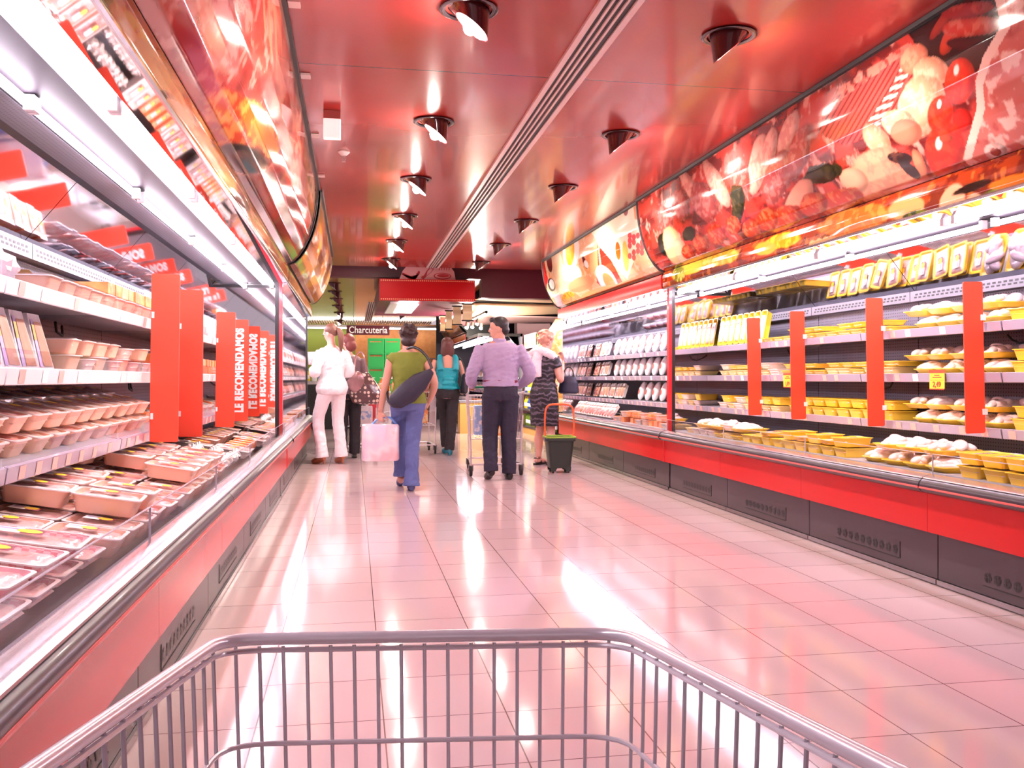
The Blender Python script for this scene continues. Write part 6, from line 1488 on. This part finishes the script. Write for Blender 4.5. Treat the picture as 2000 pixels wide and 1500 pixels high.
# ================================================================== FAR SIGNS AND CEILING
def pole(b, p, q, r=.004): b.tube([p, q], r, 6)
def charcuteria():
    c = W(719, 645, w=19.0); root = empty('hanging_sign', c, -.0); tag(root, 'dark maroon hanging sign reading Charcutería', 'sign')
    b = MB(); b.box(-.445,.445,-.02,.02,-.10,.10); b.build('board', mat('maroon_board', (.10,.006,.02), .5), root, bevel=.006)
    text_mesh('lettering', 'Charcutería', .198, M['signwhite'], root, (0,-.022,.0), (PI/2,0,0), bold=.0022, sx=.84)
    b = MB()
    for x in (-.3,.3): pole(b, (x,0,.10), (x,0,2.77-c.z+.0))
    b.build('suspension_wire', M['steelmir'], root)
charcuteria()
def red_box_sign():
    a = W(741, 544, w=14.42); d = W(928, 587, w=14.66); x0, x1 = a.x, d.x; z1 = a.z; z0 = W(835,588,w=14.55).z; y0 = 14.56; y1 = 18.2
    root = empty('hanging_box_sign', ((x0+x1)/2, y0, z0)); tag(root, 'long red box sign hanging from the ceiling, with studded edge and lamp underneath', 'sign')
    hw = (x1-x0)/2; h = z1-z0
    b = MB(); b.box(-hw,hw,0,.03,0,h); b.build('red_face', mat('glossy_red_sign', (.56,.004,.010), .45, spec=.2), root)
    b = MB(); b.box(-hw+.0,hw,.031,y1-y0,.01,h-.02); b.build('box_body', mat('maroon_underside', (.16,.02,.045), .45), root)
    b = MB(); n = 46
    for i in range(n):
        x = -hw+.03+i*(2*hw-.06)/(n-1)
        for z in (.025, h-.025): b.disc((x,-.0015,z), (0,-1,0), .011, 8)
    b.build('stud_row', mat('orange_stud', (.9,.40,.22), .4), root)
    b = MB(); b.prism_z([(-.58,.35),(-.28,.35),(-.38,2.6),(-.60,2.6)], -.025, .008); b.prism_z([(-.43,.30),(-.12,.30),(-.12,2.2),(-.43,2.2)], -.03, .008) if False else None
    b.build('light_housing', M['white'], root) if b.v else None
    b = MB(); b.box(-.44,-.12,.25,2.3,-.034,-.026); b.build('light_diffuser', mat('sign_lamp_glow', (1,1,1), .3, emit=(1,.93,.80), estr=7), root)
    b = MB()
    for x in (-hw+.2, hw-.2): pole(b, (x,1.0,h), (x,1.0,2.77-z0), .01)
    b.build('suspension_rod', M['steelmir'], root)
    # picture panel standing on the box
    q = empty('illustrated_sign_panel', ((W(835,530,w=14.65)).x, y0+.10, z1-.018)); tag(q, 'pink panel with dark red food drawings standing on the red box sign', 'sign')
    pk = mat('pink_panel', (.80,.38,.40), .5); dr = mat('dark_red_drawing', (.52,.03,.05), .5)
    b = MB(); b.prism_y([(-.46,0),(.46,0),(.43,.16),(.36,.255),(-.32,.255),(-.40,.16)], -.01, .01); b.build('panel', pk, q)
    b = MB()
    def poly(pts, y=-.0125): b.add([(x,y,z) for x,z in pts], [tuple(range(len(pts)))])
    def ellp(cx,cz,rx,rz,y=-.0125): poly([(cx+rx*math.cos(2*PI*k/20), cz+rz*math.sin(2*PI*k/20)) for k in range(20)], y)
    poly([(-.42,.10),(-.26,.02),(-.20,.02),(-.12,.14),(-.14,.17),(-.24,.06),(-.40,.13)]); poly([(-.42,.12),(-.30,.02),(-.20,.015),(-.12,.13),(-.20,.09),(-.28,.07)])
    ellp(.24,.085,.145,.055); poly([(-.10,.04),(-.06,.03),(-.02,.075),(.06,.14),(.10,.20),(.04,.23),(-.02,.16),(-.06,.09),(-.10,.07)])
    for k in range(5): poly([(.18+.04*k,.18),(.19+.04*k,.18),(.20+.04*k,.225),(.185+.04*k,.23)])
    b.build('drawing', dr, q)
    b = MB(); ellp(.24,.088,.125,.040,-.0145)
    for k in range(3):
        for j in range(3): ellp(-.34+.065*k+.02*j,.13+.032*j-.012*k,.028,.017,-.0145)
    poly([(-.02,.085),(.05,.14),(.085,.195),(.045,.21),(.0,.16)], -.0145); b.build('drawing_fill', pk, q)
    b = MB(); ellp(.25,.092,.10,.028,-.0165); b.build('steak', dr, q)
red_box_sign()
b = MB(); b.box(-1.9, 2.1, 15.0, 15.25, 2.765, 3.2); struct('trim_1', b, mat('maroon_soffit', (.13,.012,.025), .4))
b = MB(); b.box(2.1, 5.2, 15.0, 15.25, 2.455, 3.2); struct('trim_2', b, bpy.data.materials['maroon_soffit'])
b = MB(); b.box(1.2, 5.2, 13.5, 15.0, 3.0, 3.2); struct('trim_3', b, bpy.data.materials['maroon_soffit'])
b = MB(); b.box(-1.9, 5.2, 14.2, 15.2, 3.2, 3.25); struct('trim_4', b, M['black'])
b = MB(); b.box(-.30,.25,14.32,14.36,2.872,2.888); o = b.build('cove_light', mat('teal_cove_glow', (.2,.8,.7), .4, emit=(.15,.75,.62), estr=1.6)); tag(o, 'thin teal cove light at the far edge of the red ceiling', 'lamp')
wood = ramp_noise(mat('glossy_wood_ceiling', rough=.22, coat=.4), [(0,(.30,.13,.055)),(1,(.42,.20,.085))], 2, 2, stretch=(1,.1,1))
b = MB(); b.box(-3.0, 2.3, 15.25, 28.2, 2.77, 2.9); struct('ceiling_back', b, wood)
for i, (x, y) in enumerate(((-.36,16.1),(-.36,17.6),(-.36,19.2),(-.36,21.0),(-.36,23.2),(-.42,26.3))):
    CEIL = 2.77; downlight(x, y, (-.7,-.3,-.65) if i == 5 else (-.8,.35,-.5), '%s spotlight from the red ceiling edge on the wooden back ceiling' % ORD[i], 40 if i == 5 else 0)
for i, (x, y) in enumerate(((1.25,21.5),(1.25,23.5))):
    downlight(x, y, (.8,.2,-.55), '%s back ceiling spotlight beyond the red box sign' % ORD[i], 0)
CEIL = 2.85
root = empty('air_diffuser'); tag(root, 'short slotted air diffuser on the wooden back ceiling above the maroon sign', 'ceiling vent')
b = MB()
for k in range(5): b.box(.30+.045*k,.318+.045*k,20.0,26.5,2.755,2.7695)
b.build('blade', bpy.data.materials['pale_diffuser_frame'], root); b = MB(); b.box(.30,.50,20.0,26.5,2.764,2.7697); b.build('slot', M['seam'], root)
# far wall
b = MB(); b.box(-6, .05, 28.0, 28.2, 0, 2.77); struct('wall_back', b, mat('olive_green_wall', (.22,.27,.03), .6))
osb = ramp_noise(mat('orange_chipboard', rough=.6), [(0,(.42,.12,.03)),(.5,(.62,.24,.07)),(1,(.72,.36,.14))], 7, 4)
b = MB(); b.box(.05, 14, 28.0, 28.2, 0, 2.77); struct('wall_far', b, osb)
root = empty('light_trough', (0,27.6,2.66)); tag(root, 'long white light trough across the far green and orange wall', 'lamp')
b = MB(); b.box(-3,2.6,-.05,.05,-.06,-.02); b.build('glowing_strip', mat('trough_glow', (1,1,1), .4, emit=(1,.95,.9), estr=5), root); b = MB(); b.box(-3,2.6,-.06,.06,-.02,.05); b.build('trough_body', M['white'], root)
root = empty('slat_screen', (0,27.3,2.3)); tag(root, 'row of thin upright wooden slats hanging above the far light trough', 'slat screen')
b = MB()
for k in range(70): b.box(-2.6+.07*k,-2.57+.07*k,-.02,.02,.41,.46)
for k in range(70): b.box(-2.6+.07*k,-2.57+.07*k,-.6,-.02,.43,.458)
b.build('slats', mat('pale_slat_wood', (.62,.40,.22), .5), root)

# ---- far shelving and cases on the further side
def shift(o, dx): o.location.x += dx
DR = DECKR+.001
c7 = case(+1, 18.6, 24.2, 4, 'far refrigerated case between the woman in teal and the man', backmat='greyperf'); shift(c7, -.47)
fc = canopy_sign(+1, 20.5, 24.4, 'far pink striped printed canopy above the distant case', paint_far_left, None, 120, 0, True); shift(fc, -.49)
R.seed(9)
def far_row(si, y0, y1, pitch, keys, where):
    out = [(k, (l[0]-.47, l[1], l[2]), r) for k, l, r in upright(1, y0, y1, pitch, 2.37, S(si)+.004, keys, lean=.2, h=.10)]
    row(out, where, 'packs in the distant case', 'from far end,')
for si, nm in ((0,'upper'),(1,'middle'),(2,'lower')): far_row(si, 18.8, 24.0, .30, ['upred','upbrown','upred'], '%s shelf, distant case' % nm)
row([(k,(l[0]-.47,l[1],l[2]),r) for k,l,r in line(1,18.8,24.0,.3,2.05,DR,['carton','pale0'])], 'distant case deck', 'packs in the distant case', 'from far end,')
b = MB(); b.box(2.1,2.9,18.1,18.5,0,.62); o = empty('wooden_plinth'); b.build('plinth_body', mat('honey_wood', (.55,.33,.10), .4), o); b = MB(); b.box(2.09,2.91,18.09,18.51,.62,.66); b.build('plinth_top', M['grey'], o); tag(o, 'low honey-coloured wooden plinth at the end of the distant case', 'plinth')
# cream banners
M['banner'] = mat('cream_banner_cloth', (.86,.74,.46), .6)
for i, (u0,u1,v0,v1,w_) in enumerate(((904,923,593.5,626,14.85),(885,901,598,634,15.35),(871,883,607,643,16.4),(860,870,616,648,17.5))):
    a = W(u0,v0,w=w_); c = W(u1,v1,w=w_); root = empty('hanging_banner', ((a.x+c.x)/2, a.y, (a.z+c.z)/2)); tag(root, '%s cream cloth banner from the camera, hanging in a row past the red sign' % ORD[i], 'banner', 'cream hanging banners')
    hw = (c.x-a.x)/2; hh = (a.z-c.z)/2; b = MB(); n = 12
    b.loft([[(x, .03*math.sin(3*t*PI)+.004*s, hh-2*hh*t) for x, s in ((-hw,-1),(hw,-1),(hw,1),(-hw,1))] for t in [k/n for k in range(n+1)]]); b.build('cloth', M['banner'], root, 50)
    for zz in (hh,-hh):
        b = MB(); b.tube([(-hw-.02,0,zz),(hw+.02,0,zz)], .012, 8); b.build('rod', M['black'], root, True)
    b = MB(); pole(b, (-hw,0,hh), (-hw,0,hh+.004)); pole(b, (hw,0,hh), (hw,0,hh+.004)); b.build('wire', M['black'], root)
# billowing cloth ceiling with dark straps
M['tan'] = mat('tan_ceiling_cloth', (.62,.40,.25), .7); M['pinkcloth'] = mat('pale_pink_ceiling_cloth', (.80,.46,.44), .7)
for i, (y0, y1, z0, sag, m_, nm) in enumerate(((15.4,17.0,2.60,.10,'tan','tan cloth swag nearest the maroon soffit'),(17.05,18.7,2.53,.15,'tan','tan cloth swag in the middle of the cloth ceiling'),(18.75,20.4,2.44,.19,'pinkcloth','pale pink cloth swag at the far end of the cloth ceiling'))):
    b = MB(); nx, ny = 20, 14; vs = []; fs = []
    for a in range(nx+1):
        for c in range(ny+1):
            t = c/ny; s = a/nx; vs.append((2.2+s*6.5, y0+(y1-y0)*t, z0-sag*4*t*(1-t)*(0.6+.4*math.sin(s*PI*2.2+i))-.05*i*s))
    for a in range(nx):
        for c in range(ny): k = a*(ny+1)+c; fs.append((k,k+1,k+ny+2,k+ny+1))
    b.add(vs, fs); o = b.build('cloth_swag', M[m_], None, True); md = o.modifiers.new('t','SOLIDIFY'); md.thickness = .01
    tag(o, 'billowing '+nm, 'cloth swag')
    b = MB(); b.tube([(2.2,y1+.025,z0-.02),(4.0,y1+.025,z0-.05),(6.2,y1+.025,z0-.02),(8.7,y1+.025,z0-.06)], .02, 8); o = b.build('strap_rail', M['black'], None, True); tag(o, 'dark strap rail behind the %s' % nm.split(' of ')[0].split(' at ')[0], 'rail')
b = MB(); b.box(2.2, 12, 24.5, 24.6, 0, 2.9); struct('wall_dark', b, mat('black_back_wall', (.012,.008,.012), .7))
b = MB(); b.box(2.3, 12, 15.25, 28, 2.9, 3.0); struct('ceiling_dark', b, bpy.data.materials['black_back_wall'])
b = MB(); b.box(3.72, 4.5, 20.6, 21.0, 0, 2.5); struct('pillar_1', b, mat('pink_pillar', (.72,.42,.44), .6))
# track lights
root = empty('track_light_bar', (2.45,17.0,2.16)); tag(root, 'black ceiling track with small glaring spot heads beside the cream banners', 'track light')
b = MB(); b.tube([(-.15,-1.2,.12),(-.15,1.6,.12)], .03, 8); b.build('track', M['black'], root, True)
tg = mat('track_spot_glow', (1,1,1), .3, emit=(1,.95,.85), estr=30)
for k, (x,y,z) in enumerate(((-.2,1.1,-.02),(-.05,1.4,.0),(-.25,.7,-.05),(.1,1.2,-.03),(-.1,.3,.0))):
    b = MB(); b.tube([(x,y,z+.08),(x-.02,y-.05,z)], .04, 10); sh = b.build('spot_head', M['steelmir'], root, True); b = MB(); b.disc((x-.022,y-.056,z-.004),(-.35,-.8,-.5),.036,12); b.build('spot_face', tg, sh)
ld = bpy.data.lights.new('track_beam','POINT'); ld.energy = 130; ld.color = (1,.9,.78); ld.shadow_soft_size = .1; lo = bpy.data.objects.new('track_beam', ld); COL.objects.link(lo); lo.location = (-.15,.6,-.15); lo.parent = root
# grocery gondola behind the woman in black
def gondola():
    root = empty('grocery_shelving', (3.42,17.0,0)); tag(root, 'dark grocery shelving with yellow-green bottles beyond the woman in the black dress', 'shelving')
    L = 1.5; b = MB(); b.box(.42,.47,-L,L,.12,2.0); b.build('back_board', M['black'], root)
    b = MB(); b.box(.0,.47,-L,L,.0,.12); b.build('plinth', bpy.data.materials['honey_wood'], root)
    for z in (.14,.48,.80,1.10,1.40,1.72):
        b = MB(); b.box(-.0,.42,-L,L,z,z+.02); s = b.build('shelf', M['black'], root); b = MB(); b.box(-.012,-.001,-L,L,z-.015,z+.025); b.build('price_rail', M['rail'], s)
    return root
gondola()
def bottle_proto(name, m, capm, h, r):
    b = MB(); n = 12; prof = [(r*.9,0),(r,.02),(r,h*.6),(r*.45,h*.76),(r*.36,h*.92)]
    b.loft([[(rr*math.cos(2*PI*k/n), rr*math.sin(2*PI*k/n), z) for k in range(n)] for rr, z in prof]); me = b.mesh('bottle', m, 50)
    c = MB(); c.tube([(0,0,h*.92),(0,0,h)], r*.42, 10); l = MB(); l.tube([(0,0,h*.18),(0,0,h*.45)], r*1.02, 12, cap=False)
    P_add(name, mobj('bottle', me), [mobj('cap', c.mesh('cap', capm)), mobj('label', l.mesh('label', M['lab_white'], 50))])
bottle_proto('oil', mat('golden_oil', (.62,.48,.02), .1, coat=.6), bpy.data.materials['lime_plastic'], .25, .04)
bottle_proto('oliveb', mat('olive_bottle', (.12,.20,.02), .1, coat=.6), M['black'], .255, .037)
bottle_proto('blueb', mat('blue_bottle', (.03,.07,.32), .15, coat=.5), M['lab_red'], .24, .042)
b_ = MB(); b_.box(-.07,.07,-.055,.055,0,.22); P_add('greenbox', mobj('carton', b_.mesh('carton', mat('olive_carton', (.14,.16,.03), .4))), [mobj('sticker', (lambda q: (q.box(-.0715,-.0702,-.045,.045,.14,.19), q.mesh('sticker', M['lab_yellow']))[1])(MB()))])
b_ = MB(); b_.box(-.04,.04,-.035,.035,0,.26); P_add('paleb', mobj('carton', b_.mesh('carton', M['lab_white'])), [mobj('sticker', (lambda q: (q.box(-.0415,-.0402,-.03,.03,.02,.10), q.mesh('sticker', M['lab_yellow']))[1])(MB()))])
LOOK.update({'oil':'golden oil bottle','oliveb':'olive green bottle','blueb':'dark blue bottle','greenbox':'olive green carton','paleb':'white and yellow carton'})
_cat = CAT
CAT = lambda key: 'bottle' if key in ('oil','oliveb','blueb') else ('carton' if key in ('greenbox','paleb') else _cat(key))
def gon(z, keys, nm, y0=15.6, y1=18.45, p=.13):
    out = []; y = y0; i = 0
    while y < y1:
        out.append((keys[(i//3) % len(keys)] if len(keys) > 1 else keys[0], (3.50, y, z), (0,0,R.uniform(-.1,.1)))); y += p; i += 1
    row(out, '%s grocery shelf' % nm, 'goods on the grocery shelving', 'from far end,')
gon(.161, ['oliveb','greenbox','oliveb'], 'bottom'); gon(.501, ['blueb','oil'], 'second', p=.12); gon(.821, ['oil','blueb','oil'], 'third', p=.12); gon(1.121, ['blueb','oliveb'], 'fourth', p=.13); gon(1.421, ['oliveb','blueb'], 'fifth', p=.14)
gon(1.741, ['greenbox'], 'top near', 15.65, 17.0, .15); gon(1.741, ['paleb'], 'top far', 17.15, 18.4, .09)
# bottle shelving against the far chipboard wall
def bottle_wall():
    root = empty('wall_shelving', (2.15,27.75,0)); tag(root, 'open shelving with small bottles against the orange chipboard wall', 'shelving')
    for z in (.5,.9,1.3,1.7):
        b = MB(); b.box(-1.2,.6,-.2,.2,z,z+.03); b.build('shelf', M['white'], root)
    for x in (-1.2,.58):
        b = MB(); b.box(x,x+.03,-.2,.2,0,1.75); b.build('upright', M['grey'], root)
bottle_wall()
for si, z in enumerate((.931,1.331)):
    row([('oliveb' if si else 'oil', (1.1+.12*k, 27.7-.01*(k % 2)-.0005*k, z), (0,0,0)) for k in range(13)], '%s chipboard wall shelf' % ('middle','upper')[si], 'bottles on the wall shelving', 'from crates,')
# produce stand with yellow goods by the green wall
root = empty('produce_stand', (-.2,20.5,0)); tag(root, 'dark produce stand with yellow and white goods before the green wall', 'display stand')
b = MB(); b.box(-.9,.55,-.3,.3,0,1.05); b.build('stand_body', M['black'], root); b = MB(); b.box(-.9,.55,-.31,-.302,.98,1.05); b.build('front_rail', M['rail'], root)
yg = mat('yellow_goods', (.82,.55,.03), .4)
for i in range(10):
    o = None; b = MB(); h = .22+.10*(i % 3); b.loft([[(x,y,z) for x,y in rrect(.12*s,.12*s,.03)] for z,s in ((0,.95),(.02,1),(h*.85,1),(h,.7))]); o = b.build('produce_box', (yg, M['lab_white'], bluep)[i % 3], None, 50); o.location = (-1.0+.14*i, 20.4, 1.0515)
    q = MB(); q.box(-.04,.04,-.0635,-.0605,h*.25,h*.6); q.build('label', M['lab_red'] if i % 2 else M['lab_white'], o)
    tag(o, '%s %s carton along the dark produce stand from the cold cuts case' % (ORD[i], ('yellow','white','blue and white')[i % 3]), 'carton', 'cartons on the produce stand')
# ================================================================== LIGHT, CAMERA
w = bpy.data.worlds.new('store_ambience'); SC.world = w; w.use_nodes = True
bg = w.node_tree.nodes['Background']; bg.inputs[0].default_value = (1.0,.80,.88,1); bg.inputs[1].default_value = .24
cam = bpy.data.cameras.new('camera'); co = bpy.data.objects.new('camera', cam); COL.objects.link(co)
cam.sensor_width = 36; cam.lens = 36*F/2000; cam.shift_y = -10/2000; cam.clip_start = .02
co.location = (0,0,CAMZ); co.rotation_euler = (PI/2, 0, -YAW)
SC.camera = co
SC.view_settings.view_transform = 'Standard'; SC.view_settings.look = 'None'; SC.view_settings.gamma = 1; SC.view_settings.use_curve_mapping = False
SC.view_settings.exposure = 1.38
SC.render.engine = 'CYCLES'
cy = SC.cycles
cy.max_bounces = 8; cy.diffuse_bounces = 3; cy.glossy_bounces = 5; cy.transmission_bounces = 4; cy.transparent_max_bounces = 12
cy.sample_clamp_indirect = 6; cy.use_denoising = True; cy.caustics_reflective = False; cy.caustics_refractive = False; cy.use_adaptive_sampling = True; cy.adaptive_threshold = .03
